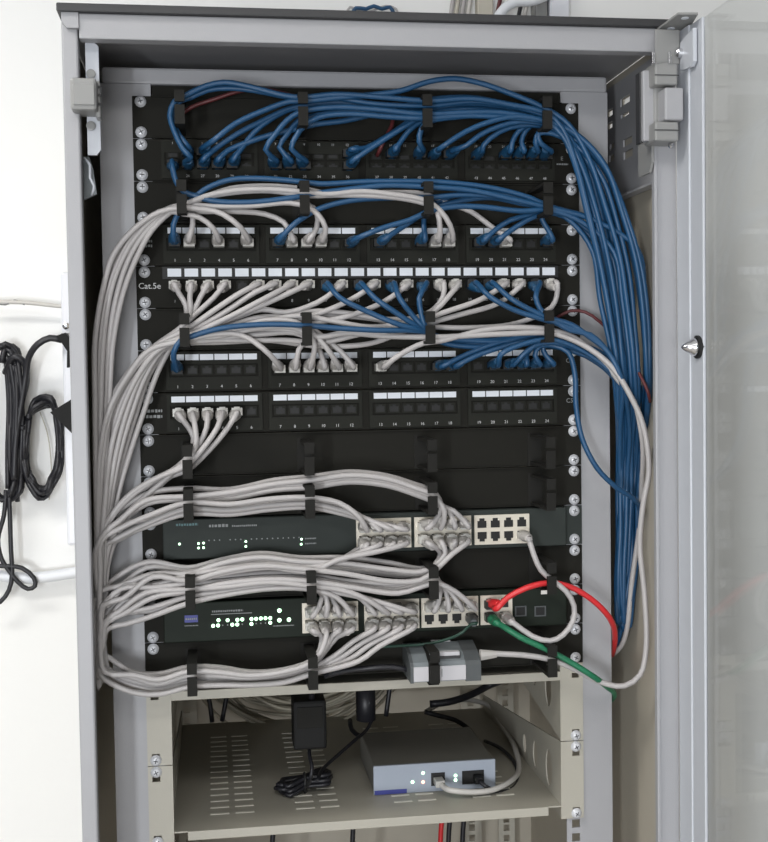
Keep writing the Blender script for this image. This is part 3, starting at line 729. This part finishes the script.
# ------------------------------------------------------------------ switches
def block(par, x0, x1, zz, n, Y):
    t = []; mw = (x1-x0)/n
    zs = [zz[1]-.0092, zz[0]+.0092]; xs = [x0-.001, x1+.001]
    for z in zz:
        s = 1 if z == zz[0] else -1
        zs += sorted((z-s*.0048, z+s*.0030)); zs += [z+s*.0030, z+s*.0058]
    for c in range(n):
        xc = x0+mw*(c+.5); xs += [xc-.0052, xc+.0052, xc-.0030, xc+.0030]
    def h(x, z):
        for c in range(n):
            xc = x0+mw*(c+.5)
            for zi, zq in enumerate(zz):
                s = 1 if zi == 0 else -1; dz = (z-zq)*s
                if abs(x-xc) < .0052 and -.0048 < dz < .0030: return True
                if abs(x-xc) < .0030 and .0030 <= dz < .0058: return True
        return False
    b = MB().grid(xs, zs, h, Y-.0022, Y).build('port_block', 'port_metal', par)
    for c in range(n):
        xc = x0+mw*(c+.5)
        for zi, zq in enumerate(zz):
            s = 1 if zi == 0 else -1
            MB().box(xc-.0052, xc+.0052, Y-.0007, Y-.0001, min(zq-s*.0048, zq+s*.0058), max(zq-s*.0048, zq+s*.0058)).build('port', 'port_dark', b)
LED = MB().lathe([(.0013, 0), (.0013, -.0004), (.0007, -.0008)], (0, 0, 0), 'y', 8).mesh('led', 'led_green')
LEDB = MB().lathe([(.0019, 0), (.0019, -.0004), (.0014, -.0009), (.0006, -.0012)], (0, 0, 0), 'y', 16).mesh('led', 'led_green')
LEDS = MB().lathe([(.0008, 0), (.0008, -.0003)], (0, 0, 0), 'y', 6).mesh('led', 'print_dim')
LEDR = MB().lathe([(.0020, 0), (.0020, -.0004), (.0012, -.001)], (0, 0, 0), 'y', 10).mesh('led', 'led_red')

s1 = thing('network_switch', 'wide dark grey network switch with three port blocks and few green lights', 'network switch', (0, 0, 0))
x0 = at(163, 545, S1F).x
MB().cbox(x0, .2205, S1F, .22, zc(10)-.0212, zc(10)+.0212, .0012).build('chassis', 'switch_green', s1)
MB().box(-.2413, x0, -.003, 0, zc(10)-.0215, zc(10)+.0215).build('mounting_ear', 'panel_black', s1)
MB().box(.2205, .2413, -.003, 0, zc(10)-.0215, zc(10)+.0215).build('mounting_ear', 'switch_green', s1)
ears(s1, zc(10), -.003)
for b in B1: block(s1, b[0], b[1], PZ1, 4, S1F)
for (px, py) in ((179.5, 544), (198.5, 543.5), (203.5, 543), (198.5, 548), (203.5, 547.6), (245.8, 541.5), (245.8, 546.4), (301.5, 539.2), (301.2, 544.2)):
    link('led', LED, s1, at(px, py, S1F))
for k in range(18):
    if k in (3, 7): continue
    link('led', LEDS, s1, at(209+k*5.3, 540.4-k*.17, S1F))
pr = MB(); a = at(176, 525, S1F-.0003); b = at(198, 525, S1F-.0003); put_strokes(pr, a.x, b.x, S1F-.0004, a.z, .0028); pr.build('print', 'print_teal', s1)
pr = MB(); a = at(209, 526, S1F-.0003); b = at(228, 526, S1F-.0003); put_strokes(pr, a.x, b.x, S1F-.0004, a.z, .0034)
a = at(232, 526, S1F); b = at(257, 525.5, S1F); put_strokes(pr, a.x, b.x, S1F-.0004, a.z, .0020)
for py in (538.6, 543.6):
    a = at(305, py, S1F); put_strokes(pr, a.x, a.x+.012, S1F-.0004, a.z, .0016)
pr.build('print', 'print_dim', s1)

s2 = thing('network_switch', 'black network switch with blue logo and many bright green lights', 'network switch', (0, 0, 0))
MB().cbox(-.2205, .2205, S2F, .20, zc(12)-.0212, zc(12)+.0212, .0012).build('chassis', 'switch_black', s2)
for s in (-1, 1): MB().box(min(s*.2205, s*.2413), max(s*.2205, s*.2413), -.003, 0, zc(12)-.0215, zc(12)+.0215).build('mounting_ear', 'panel_black', s2)
ears(s2, zc(12), -.003)
for b in B2[:3]: block(s2, b[0], b[1], PZ2, 4, S2F)
block(s2, B2[3][0], B2[3][1], PZ2, 2, S2F)
for (u, v) in ((248, 308), (295, 308), (345, 306), (370, 304), (417, 302), (441, 301), (465, 299), (489, 298), (513, 297), (221, 337), (246, 335), (319, 331), (344, 330), (417, 327), (513, 321)):
    link('led', LEDB, s2, at(170+u/5.12, 560+v/5.12, S2F))
for (u, v) in ((560, 259), (560, 308), (609, 305)): o = link('led', LEDB, s2, at(170+u/5.12, 560+v/5.12, S2F)); o.scale = (1.15, 1, 1.15)
for u in (270, 295, 370, 441, 465, 489): link('led', LEDS, s2, at(170+u/5.12, 560+(335-(u-246)*.05)/5.12, S2F))
a, b = at(184.5, 615.5, S2F), at(198, 622, S2F)
lg = MB().box(a.x, b.x, S2F-.0006, S2F, b.z, a.z).build('logo_badge', 'logo_blue', s2)
pr = MB(); put_strokes(pr, a.x+.001, b.x-.001, S2F-.0010, (a.z+b.z)/2, .0022); pr.build('logo_print', 'print_dim', lg)
pr = MB(); put_strokes(pr, a.x, b.x, S2F-.0004, b.z-.0035, .0013)
a, b = at(212, 611.5, S2F), at(243, 610.5, S2F); put_strokes(pr, a.x, b.x, S2F-.0004, a.z, .0022)
a = at(211, 614.5, S2F); b = at(252, 613, S2F); pr.box(a.x, b.x, S2F-.0004, S2F-.0001, a.z-.0004, a.z+.0004)
a = at(273, 626, S2F); b = at(294, 625, S2F); put_strokes(pr, a.x, b.x, S2F-.0004, a.z, .0012)
pr.build('print', 'print_dim', s2)
for px in (520.5, 540):
    c = at(px, 611, S2F)
    sp = MB().grid([c.x-.0065, c.x-.0050, c.x+.0050, c.x+.0065], [c.z-.0058, c.z-.0045, c.z+.0045, c.z+.0058], lambda x, z: abs(x-c.x) < .005 and abs(z-c.z) < .0045, S2F-.0014, S2F)
    q = sp.build('uplink_port', 'converter_dark', s2); MB().box(c.x-.005, c.x+.005, S2F-.0004, S2F, c.z-.0045, c.z+.0045).build('port', 'port_dark', q)
a = at(541, 591, -.0665); pr = MB().box(a.x, a.x+.013, -.0668, -.0662, a.z-.0035, a.z+.0005); o = pr.build('cable_tag', 'cable_grey'); tag(o, 'tiny grey tag on the ring where the red cable passes', 'tag')

# ------------------------------------------------------------------ shelves
def shelf(label, ztop, zbot, tray, tri, lipx, cut):
    t = thing('rack_shelf', label, 'shelf', (0, 0, 0), 'beige rack shelves')
    for s in (-1, 1):
        zs = [zbot, ztop]; hs = []
        for q, hh in ((.18*U*1, .0028), (.0715, .0022)):
            zq = ztop-.006-q; hs.append((zq-hh, zq+hh)); zs += [zq-hh, zq+hh]
        xh = s*.2325
        MB().grid([s*.2413, s*.2150, xh-.0042, xh+.0042], zs, lambda x, z: abs(x-xh) < .0042 and any(a < z < b for a, b in hs), -.002, 0).build('mounting_ear', 'shelf_beige', t)
        for zq in cut: screw(xh, -.002, zq, t)
        # triangular side with three round holes
        outl = [(0, zbot), (0, ztop), (.40, tri[1]), (.40, tri[0])] if tray < (ztop+zbot)/2 else [(0, ztop), (0, zbot), (.40, tri[0]), (.40, tri[1])]
        bm = bmesh.new()
        xx = s*.2155
        loops = [outl]
        for (Yc, rr) in ((.050, .0215), (.110, .0165), (.160, .0120)):
            f = Yc/.4
            zm = ((zbot*(1-f)+tri[0]*f)+(ztop*(1-f)+tri[1]*f))/2
            loops.append([(Yc+rr*.62*math.cos(q*math.pi/10), zm+rr*math.sin(q*math.pi/10)) for q in range(20)])
        for lp_ in loops:
            vv = [bm.verts.new((xx, p[0], p[1])) for p in lp_]
            for q in range(len(vv)): bm.edges.new((vv[q], vv[(q+1) % len(vv)]))
        bmesh.ops.triangle_fill(bm, edges=list(bm.edges), use_beauty=True)
        ext = bmesh.ops.extrude_face_region(bm, geom=list(bm.faces))
        bmesh.ops.translate(bm, vec=(s*.0015, 0, 0), verts=[e for e in ext['geom'] if isinstance(e, bmesh.types.BMVert)])
        bmesh.ops.recalc_face_normals(bm, faces=bm.faces)
        sme = bpy.data.meshes.new('side_plate'); bm.to_mesh(sme); sme.materials.append(MATS['shelf_beige']); link('side_plate', sme, t)
        bm.free()
    MB().box(-.2155, .2155, .0, .40, tray-.0015, tray).build('tray', 'shelf_beige', t)
    MB().cbox(lipx[0], lipx[1], -.003, .002, tray-.0095, tray+.0005, .0006).build('front_lip', 'slot_light' if False else 'shelf_beige', t)
    return t
zt1 = Z0-14*U+.006; zb1 = Z0-16*U+.007
zt2 = Z0-16*U+.006; zb2 = Z0-18*U+.007
up = shelf('upper beige rack shelf with its lip right under the lowest cable manager', zt1, zb1, 1.2445, (1.225, 1.2445), (-.2155, .2155), (Z0-15.714*U,))
TRAY = 1.0915
lo = shelf('lower beige rack shelf with slotted tray carrying the silver modem', zt2, zb2, TRAY, (TRAY, TRAY+.02), (-.2005, .2000), (Z0-16*U, Z0-17.714*U))
SL = MB().box(-.0105, .0105, -.0017, .0017, 0, .0005).mesh('pale_slot_plate', 'slot_light')  # solid pale plates, their colour standing in for light seen through the slots
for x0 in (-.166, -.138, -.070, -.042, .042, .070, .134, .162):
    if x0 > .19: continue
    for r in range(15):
        link('pale_slot_plate', SL, lo, (x0, .045+r*.0205, TRAY))

# ------------------------------------------------------------------ things on the shelves
def mk(px, py, z): return atz(px, py, z)
# modem
fl, fr = mk(374, 794, TRAY), mk(496, 789, TRAY); fy = (fl.y+fr.y)/2
mx0, mx1 = fl.x, fr.x; h = .0335
md = thing('modem', 'flat silver-grey modem with lights, lying on the lower rack shelf', 'modem', ((mx0+mx1)/2, fy, TRAY))
ox, oy = (mx0+mx1)/2, fy; hw = (mx1-mx0)/2
MB().cbox(-hw, hw, .003, .135, .0005, h, .002).build('case', 'modem_top', md)
MB().cbox(-hw-.0008, hw+.0008, 0, .004, .0, h+.0005, .0008).build('front_panel', 'modem_front', md)
MB().box(-hw, -hw+.038, -.0005, .0005, .0005, .0055).build('stripe', 'logo_blue', md)
def onf(px, py):
    p = at(px, py, fy); return Vector((p.x-ox, 0, p.z-TRAY))
for (px, py, me) in ((412.5, 782, LEDB), (423, 773, LEDB), (423, 782, LEDR), (455.5, 775.5, LEDB), (455.5, 780, LEDB)):
    link('led', me, md, onf(px, py))
a, b = onf(431, 773), onf(445, 785); MB().box(a.x, b.x, -.0006, .0005, b.z, a.z).build('port', 'port_dark', md)
a, b = onf(462, 771), onf(484, 783); MB().box(a.x, b.x, -.0006, .0005, b.z, a.z).build('port', 'port_dark', md)
pe = at(438, 780, fy)
t = thing('network_cable', 'grey cable plugged into the silver modem and looping back over its right side', 'cable', pe)
pp = [Vector((pe.x, fy-.012, pe.z)), Vector((pe.x+.004, fy-.022, pe.z-.002)), at(450, 790, fy-.03), at(470, 792, fy-.03), at(492, 790, fy-.025), at(512, 780, fy), at(519, 768, fy+.05), at(515, 748, fy+.11), at(500, 722, .3), at(488, 705, .36), at(470, 700, .38), at(445, 702, .4), at(425, 712, .4)]
MB().tube([p-pe for p in pp], .0034).build('cord', 'cable_grey', t, True)
MB().cbox(-.0055, .0055, -.016, .0, -.004, .004, .001).build('plug', 'plug_clear', t)
pe = at(477, 777, fy)
t = thing('power_cable', 'black power cable plugged into the right end of the silver modem', 'cable', pe)
pp = [Vector((pe.x, fy-.012, pe.z)), at(485, 786, fy-.02), at(500, 792, fy-.015), at(513, 788, fy), at(518, 775, fy+.04), at(513, 760, fy+.08), at(500, 748, fy+.12), at(485, 741, fy+.16)]
MB().tube([p-pe for p in pp], .0024).build('cord', 'cable_black', t, True)
MB().cbox(-.005, .005, -.014, .0, -.004, .004, .001).build('plug', 'black_plastic', t)

# silver converter strapped in front of the lowest manager
cv = thing('media_converter', 'small silver and grey media converter strapped at the lowest cable manager', 'media converter', (0, 0, 0))
cy0, cy1 = -.058, -.006
a, b = at(411, 664, cy0), at(481, 678, cy0)
cx0, cx1, cz0, cz1 = a.x, b.x, at(445, 681, cy0).z, at(445, 662, cy0).z
def cvp(p0, p1, name, m, e=0):
    prof = [(cy0-e, cz0-e), (cy1, cz0-e), (cy1, cz1+.010), (cy1-.012, cz1+.012+e), (cy0+.016, cz1+.006+e), (cy0+.003-e, cz1), (cy0-e, cz1-.004)]
    return MB().prism(prof, 'x', cx0+(cx1-cx0)*p0, cx0+(cx1-cx0)*p1).build(name, m, cv)
cvp(0, .82, 'case', 'converter_mid'); cvp(.78, 1, 'end_cap', 'converter_dark', .0012); cvp(-.01, .035, 'end_cap', 'converter_dark', .0008)
MB().box(cx0+(cx1-cx0)*.035, cx0+(cx1-cx0)*.785, cy0-.0012, cy0, cz0+.001, cz1-.004).build('front_band', 'converter_silver', cv)
a, b = at(429, 648, cy0+.012), at(459, 653, cy0+.012)
MB().cbox(a.x, b.x, cy0+.008, cy0+.016, cz1+.004, cz1+.0085, .0006).build('top_plate', 'converter_silver', cv)
MB().box(a.x, b.x, cy0+.0065, cy0+.0085, cz1+.001, cz1+.0045).build('top_slot', 'lid_black', cv)
MB().box(a.x, b.x-.004, cy1-.013, cy1-.005, cz1+.0125, cz1+.0135).build('rear_plate', 'converter_silver', cv)
MB().box(cx0+(cx1-cx0)*.43, cx0+(cx1-cx0)*.445, cy0-.0016, cy0-.001, cz0+.005, cz1-.007).build('print', 'print_dim', cv)
xs0 = RX[2]-.0055
st = MB(); st.box(xs0, xs0+.011, cy0-.0025, cy0-.0012, cz0-.003, cz1+.002); st.box(xs0, xs0+.011, cy0-.0025, cy1, cz0-.003, cz0-.0015)
st.prism([(cy0-.0025, cz1+.002), (cy0+.016, cz1+.0085), (cy1, cz1+.0145), (cy1, cz1+.0125), (cy0+.016, cz1+.0065), (cy0-.0012, cz1)], 'x', xs0, xs0+.011)
st.build('strap', 'ring_black', cv)
t = MB().tube(pix([(410, 670, -.03), (392, 667, -.03), (370, 668, -.03), (345, 671, -.02), (325, 676, -.01)]), .003).build('power_cable', 'cable_black', None, True)
tag(t, 'black cable running left from the small silver converter', 'cable')

# black adapter hanging below the rings, its cord and the bundle on the tray
YA = .05
a, b = at(293, 702, YA), at(327, 749, YA)
ad = thing('power_adapter', 'square black power adapter hanging by its cord below the white cables', 'adapter', ((a.x+b.x)/2, YA, b.z))
aw, ah = (b.x-a.x)/2, a.z-b.z
MB().cbox(-aw, aw, 0, .04, 0, ah, .003).build('case', 'black_plastic', ad)
MB().cbox(-aw*.78, aw*.78, -.0012, .001, ah*.45, ah*.88, .0005).build('label_plate', 'ring_black', ad)
o = Vector(ad.location)
MB().tube([p-o for p in (at(311, 704, YA+.02), at(312, 694, YA-.0), at(313, 680, -.02), at(313, 660, -.035))], .0034).build('cord', 'cable_black', ad, True)
zb = TRAY
MB().tube([p-o for p in (at(309, 748, YA+.02), at(310, 758, YA+.01), at(312, 766, YA), at(311, 776, YA-.005), mk(307, 786, zb+.012))], .0022).build('lead', 'cable_black', ad, True)
bc = mk(305, 792, zb)
bn = thing('cable_bundle', 'black cord folded into a flat bundle on the slotted shelf', 'cable', bc)
bx = MB()
for k in range(9):
    ph = random.uniform(-.004, .004); L = random.uniform(.027, .034); hz = .004+.0045*(k % 3)+abs(ph)*.3; wy = .006+.0035*(k % 4)
    pts = [Vector((-L+ph, 0, hz)), Vector((-L*.8, -wy, hz)), Vector((0, -wy*.35, hz+.004)), Vector((L*.8, -wy, hz+.007)), Vector((L, 0, hz+.006)), Vector((L*.8, wy, hz+.006)), Vector((0, wy*.35, hz+.003)), Vector((-L*.8, wy, hz)), Vector((-L+ph, 0, hz))]
    bx.tube([Matrix.Rotation(.22, 3, 'Z') @ p for p in pts], .0026, 6)
bx.build('cord', 'cable_black', bn, True)
MB().tube([Vector((0, .009*math.cos(t_), .011+.011*math.sin(t_))) for t_ in [i*math.pi/5 for i in range(11)]], .002, 6).build('tie', 'rubber_black', bn, True)
t = MB().tube([mk(317, 781, zb+.02), at(322, 770, .1), at(338, 755, .13), at(355, 740, .16), at(368, 728, .19), at(374, 715, .2)], .0022).build('power_cable', 'cable_black', None, True)
tag(t, 'thin black cord rising from the folded bundle to the dark inline adapter', 'cable')
a = at(366, 688, .2); b = at(366, 721, .2)
il = thing('inline_adapter', 'dark cylindrical inline adapter hanging behind the beige shelf lip', 'adapter', b)
MB().lathe([(.0075, .0), (.0125, .002), (.0125, a.z-b.z-.002), (.006, a.z-b.z)], (0, 0, 0), 'z', 14).build('body', 'cable_black', il, True)
MB().tube([Vector((0, 0, a.z-b.z-.002)), at(370, 680, .15)-b, at(376, 665, .1)-b, at(380, 650, .06)-b], .0025).build('cord', 'cable_black', il, True)
for i, (pts, lab) in enumerate((
    ([(207, 690, .3), (210, 705, .3), (212, 722, .3)], 'left one of two short black cords hanging behind the upper shelf'),
    ([(228, 690, .3), (225, 705, .3), (222, 721, .3)], 'right one of two short black cords hanging behind the upper shelf'),
    ([(391, 680, .25), (388, 700, .25), (386, 716, .25)], 'short black cord hanging left of the rear rail, above the modem'),
    ([(430, 704, .3), (448, 702, .3), (470, 695, .32), (490, 685, .34), (510, 678, .3), (530, 674, .2)], 'black cord running right above the modem towards the rear rail'),
    ([(425, 712, .3), (440, 716, .3), (455, 720, .3), (470, 730, .28), (474, 738, .26)], 'black cord curving down behind the modem'),
    ([(350, 720, .3), (352, 730, .28), (362, 737, .26), (372, 738, .26)], 'short black cord lying behind the inline adapter'))):
    o = MB().tube(pix(pts), .0032 if i != 3 else .005).build('loose_cord', 'cable_black', None, True); tag(o, lab, 'cable', 'loose black cords under the upper shelf')
o = MB().tube(pix([(455, 700, .33), (475, 692, .34), (500, 682, .35), (525, 676, .3)]), .003).build('red_cable', 'cable_darkred', None, True); tag(o, 'dark red cord behind the upper shelf lip near the right rear rail', 'cable')
# coil of beige cable far back between the shelves
cc = at(300, 705, .40)
co = thing('cable_coil', 'loose coil of beige cable at the back between the two shelves', 'cable', (cc.x, cc.y, TRAY))
dzc = cc.z-TRAY
for k in range(11):
    A, Bz = .085+.012*k*.6, .020+.006*k*.5; m_ = MB()
    pts = [Vector((A*math.cos(t_)+jit(.006), .02*math.sin(t_*1+k)+.004*k-.02, dzc+.045+.05*math.sin(k)*.3-Bz*(.5-.5*math.cos(2*t_))*1.6+.5*Bz*math.sin(t_)+jit(.003))) for t_ in [i*2*math.pi/14 for i in range(14)]]
    pts.append(pts[0]); m_.tube(pts, .0026, 6).build('loop', 'cable_beige', co, True)
# bits seen under the lower shelf
for (x, m_, lab) in ((272, 'cable_black', 'leftmost black cord hanging below the lower shelf'), (352, 'cable_black', 'second black cord hanging below the lower shelf'), (440, 'cable_red', 'red cord hanging below the lower shelf'), (448, 'cable_black', 'black cord beside the red cord below the lower shelf'), (462, 'cable_black', 'rightmost black cord below the lower shelf')):
    o = MB().tube([at(x+4, 800, .3), at(x+1, 830, .3), at(x, 850, .3), at(x-6, 900, .3), Vector((at(x-6, 900, .3).x-.01, .3, .5)), Vector((at(x-6, 900, .3).x+.01, .3, .056))], .0035).build('loose_cord', m_, None, True); tag(o, lab, 'cable', 'cords hanging under the lower shelf')

# ------------------------------------------------------------------ on the wall, left of the cabinet
YW = WY-.004
a, b = at(60, 272, WY-.04), at(92, 545, WY-.04)
ps = thing('power_strip', 'white upright power strip on the wall behind the cabinet edge', 'power strip', (0, 0, 0))
MB().cbox(a.x, a.x+.055, WY-.04, WY, b.z, a.z, .004).build('case', 'strip_white', ps)
MB().box(a.x-.0005, a.x+.0555, WY-.041, WY-.02, at(60, 334, WY-.04).z-.001, at(60, 334, WY-.04).z+.001).build('seam', 'hinge_grey', ps)
c = at(66, 326, WY-.041); MB().lathe([(.005, 0), (.005, -.002), (.002, -.003)], c, 'y', 12).build('screw', 'chrome', ps)
for py in (388, 440, 490, 530):
    c = at(80, py, WY-.04); MB().lathe([(.013, -.0), (.013, -.001), (.011, -.0012)], c, 'y', 18).build('socket', 'pipe_white', ps)
# cord curving into the strip
pe = at(62, 340, WY-.06)
pw = thing('power_plug_cord', 'thick black cord arching into a plug at the top of the power strip', 'cable', pe)
MB().tube([p-pe for p in pix([(62, 340, WY-.06), (50, 338, WY-.06), (38, 344, WY-.06), (29, 357, WY-.05), (26, 375, WY-.04), (22, 400, WY-.04), (16, 440, WY-.04), (14, 480, WY-.04)])], .0048, 8).build('cord', 'cable_black', pw, True)
q = at(70, 365, WY-.05)-pe
MB().prism([(-.006, .006), (.006, .010), (.022, -.01), (q.x+.006, q.z), (q.x-.002, q.z-.004), (.008, -.016)], 'y', -.012, .012).build('plug', 'black_plastic', pw)
# square black adapter lower on the strip
a = at(52, 412, WY-.09)
o = MB().prism([(0, 0), (.036, .022), (.075, .02), (.075, -.05), (.040, -.042), (.012, -.012)], 'y', -.02, .048).build('wall_adapter', 'black_plastic', None, loc=a)
tag(o, 'angular black power adapter plugged into the wall power strip', 'adapter')
# coil of black cable hanging on the wall
cb = at(30, 500, WY-.03)
wc = thing('wall_cable_coil', 'big hanging coil of black cable on the white wall', 'cable', cb)
def wl(pts, r=.0036, Y=WY-.03, name='loop'):
    MB().tube([at(p[0]+jit(1.2), p[1]+jit(1.5), Y+jit(.012))-cb for p in pts], r, 7).build(name, 'cable_black', wc, True)
for k in range(5):
    d = k*2.2
    wl([(-14+d, 350), (-2+d, 347-k), (10+d*.6, 352), (16+d*.5, 380), (18+d*.4, 420), (17+d*.4, 460), (12+d, 492), (0+d, 500), (-12, 480), (-16, 420), (-14+d, 350)])
for k in range(6):
    d = k*1.7
    wl([(22+d, 425-d), (34, 408-d*1.3+4), (50, 405-d), (60-d*.4, 420), (62-d*.5, 445), (60-d*.6, 470), (53-d*.5, 487-d), (47, 497-d*1.3), (39, 499-d*1.5), (31+d*.3, 490-d*1.4), (24+d*.4, 470), (21+d*.8, 445), (22+d, 425-d)])
for k in range(6):
    wl([(4+k*2.3, 352+k*3), (8+k*2, 400), (7+k*1.8, 450), (8+k*1.9, 490+k*2)])
wl([(2, 362), (8, 346), (17, 350), (19, 370), (14, 390)], .0042)
wl([(6, 372), (14, 357), (24, 360), (26, 380), (20, 410), (19, 440)], .0050)
for (pts, lab) in (([(9, 490), (10, 520), (11, 550), (12, 575), (9, 590), (0, 602), (-10, 606)], 'black cord hanging straight down from the coil on the wall'),
                   ([(-10, 566), (5, 566), (22, 568), (34, 578), (35, 586), (28, 589), (18, 582), (10, 572), (2, 560), (-2, 540), (4, 515), (6, 490)], 'black cord hanging from the coil and ending in a small loop')):
    o = MB().tube(pix(pts, WY-.035), .0034).build('hanging_cord', 'cable_black', None, True); tag(o, lab, 'cable')
o = MB().tube(pix([(-15, 303), (10, 302), (30, 303), (58, 306), (75, 307)], WY-.03), .0032).build('wall_cable', 'cable_grey', None, True); tag(o, 'thin grey cable stretched across the wall above the black coil', 'cable')
o = MB().tube(pix([(-15, 301), (5, 304), (15, 301), (25, 304)], WY-.03), .0024).build('wall_cable', 'hinge_grey', None, True); tag(o, 'short twisted grey wire wrapped around the cable across the wall', 'cable')
o = MB().tube(pix([(-20, 572), (20, 578), (45, 577), (72, 573), (110, 568)], WY-.02), .0085, 10).build('conduit', 'pipe_white', None, True); tag(o, 'white plastic conduit running along the wall below the coil', 'pipe')
o = MB().tube(pix([(40, 412), (47, 432), (51, 462), (51, 488), (49, 500)], WY-.01), .0008).build('thin_wire', 'trunk_beige', None, True); tag(o, 'hair-thin beige wire inside the black coil on the wall', 'wire')

# ------------------------------------------------------------------ above the cabinet, on the wall
for i, px in enumerate((452, 457, 463, 469)):
    o = MB().tube([at(px+3, -30, WY-.012), at(px+1, 0, WY-.012), at(px-1, 14, WY-.012), at(px-3, 50, WY-.012)], .0034).build('wall_cable', ('cable_white', 'trunk_beige', 'cable_white', 'cable_grey')[i], None, True)
    tag(o, ('leftmost', 'second', 'third', 'rightmost')[i]+' of the four pale cables rising up the wall above the cabinet', 'cable', 'pale cables above the cabinet')
def wallbox(px0, px1, name, m, lab, d):
    a, b = at(px0, -40, WY-d), at(px1, 60, WY-d); o = MB().cbox(a.x, b.x, WY-d, WY, b.z, a.z, .002).build(name, m); tag(o, lab, 'trunking')
wallbox(477, 494, 'cable_trunking', 'trunk_beige', 'flat beige cable trunking rising behind the cabinet top', .02)
wallbox(535, 548, 'cable_trunking', 'hinge_grey', 'narrow grey cable trunking rising behind the cabinet top', .03)
wallbox(549, 570, 'cable_trunking', 'strip_white', 'pale wide cable trunking right of the grey one above the cabinet', .022)
o = MB().tube(pix([(496, 20, WY-.05), (505, 8, WY-.05), (516, 2, WY-.05), (532, 1, WY-.05), (550, -6, WY-.05)]), .0075, 9).build('conduit', 'pipe_white', None, True); tag(o, 'white bent conduit above the cabinet between two trunkings', 'pipe')
for k, (x, m_) in enumerate(((500, 'cable_darkred'), (522, 'cable_black'), (528, 'cable_grey'))):
    o = MB().tube(pix([(x+4, -20), (x, 0), (x-3, 14), (x-8, 40)], WY-.02), .0032).build('wall_cable', m_, None, True); tag(o, ('dark red', 'black', 'grey')[k]+' cord behind the bent conduit above the cabinet', 'cable')
o = MB().tube(pix([(352, 14), (356, 8), (366, 9), (374, 6), (382, 9), (390, 7), (394, 14)], WY-.02), .003).build('wall_cable', 'cable_blue', None, True); tag(o, 'short blue cable peeking over the cabinet lid', 'cable')
o = MB().tube(pix([(346, 14), (350, 7), (358, 10), (368, 12), (386, 6), (396, 9), (398, 15)], WY-.015), .0018).build('wall_cable', 'cable_white', None, True); tag(o, 'thin white wire tangled with the blue cable above the lid', 'cable')
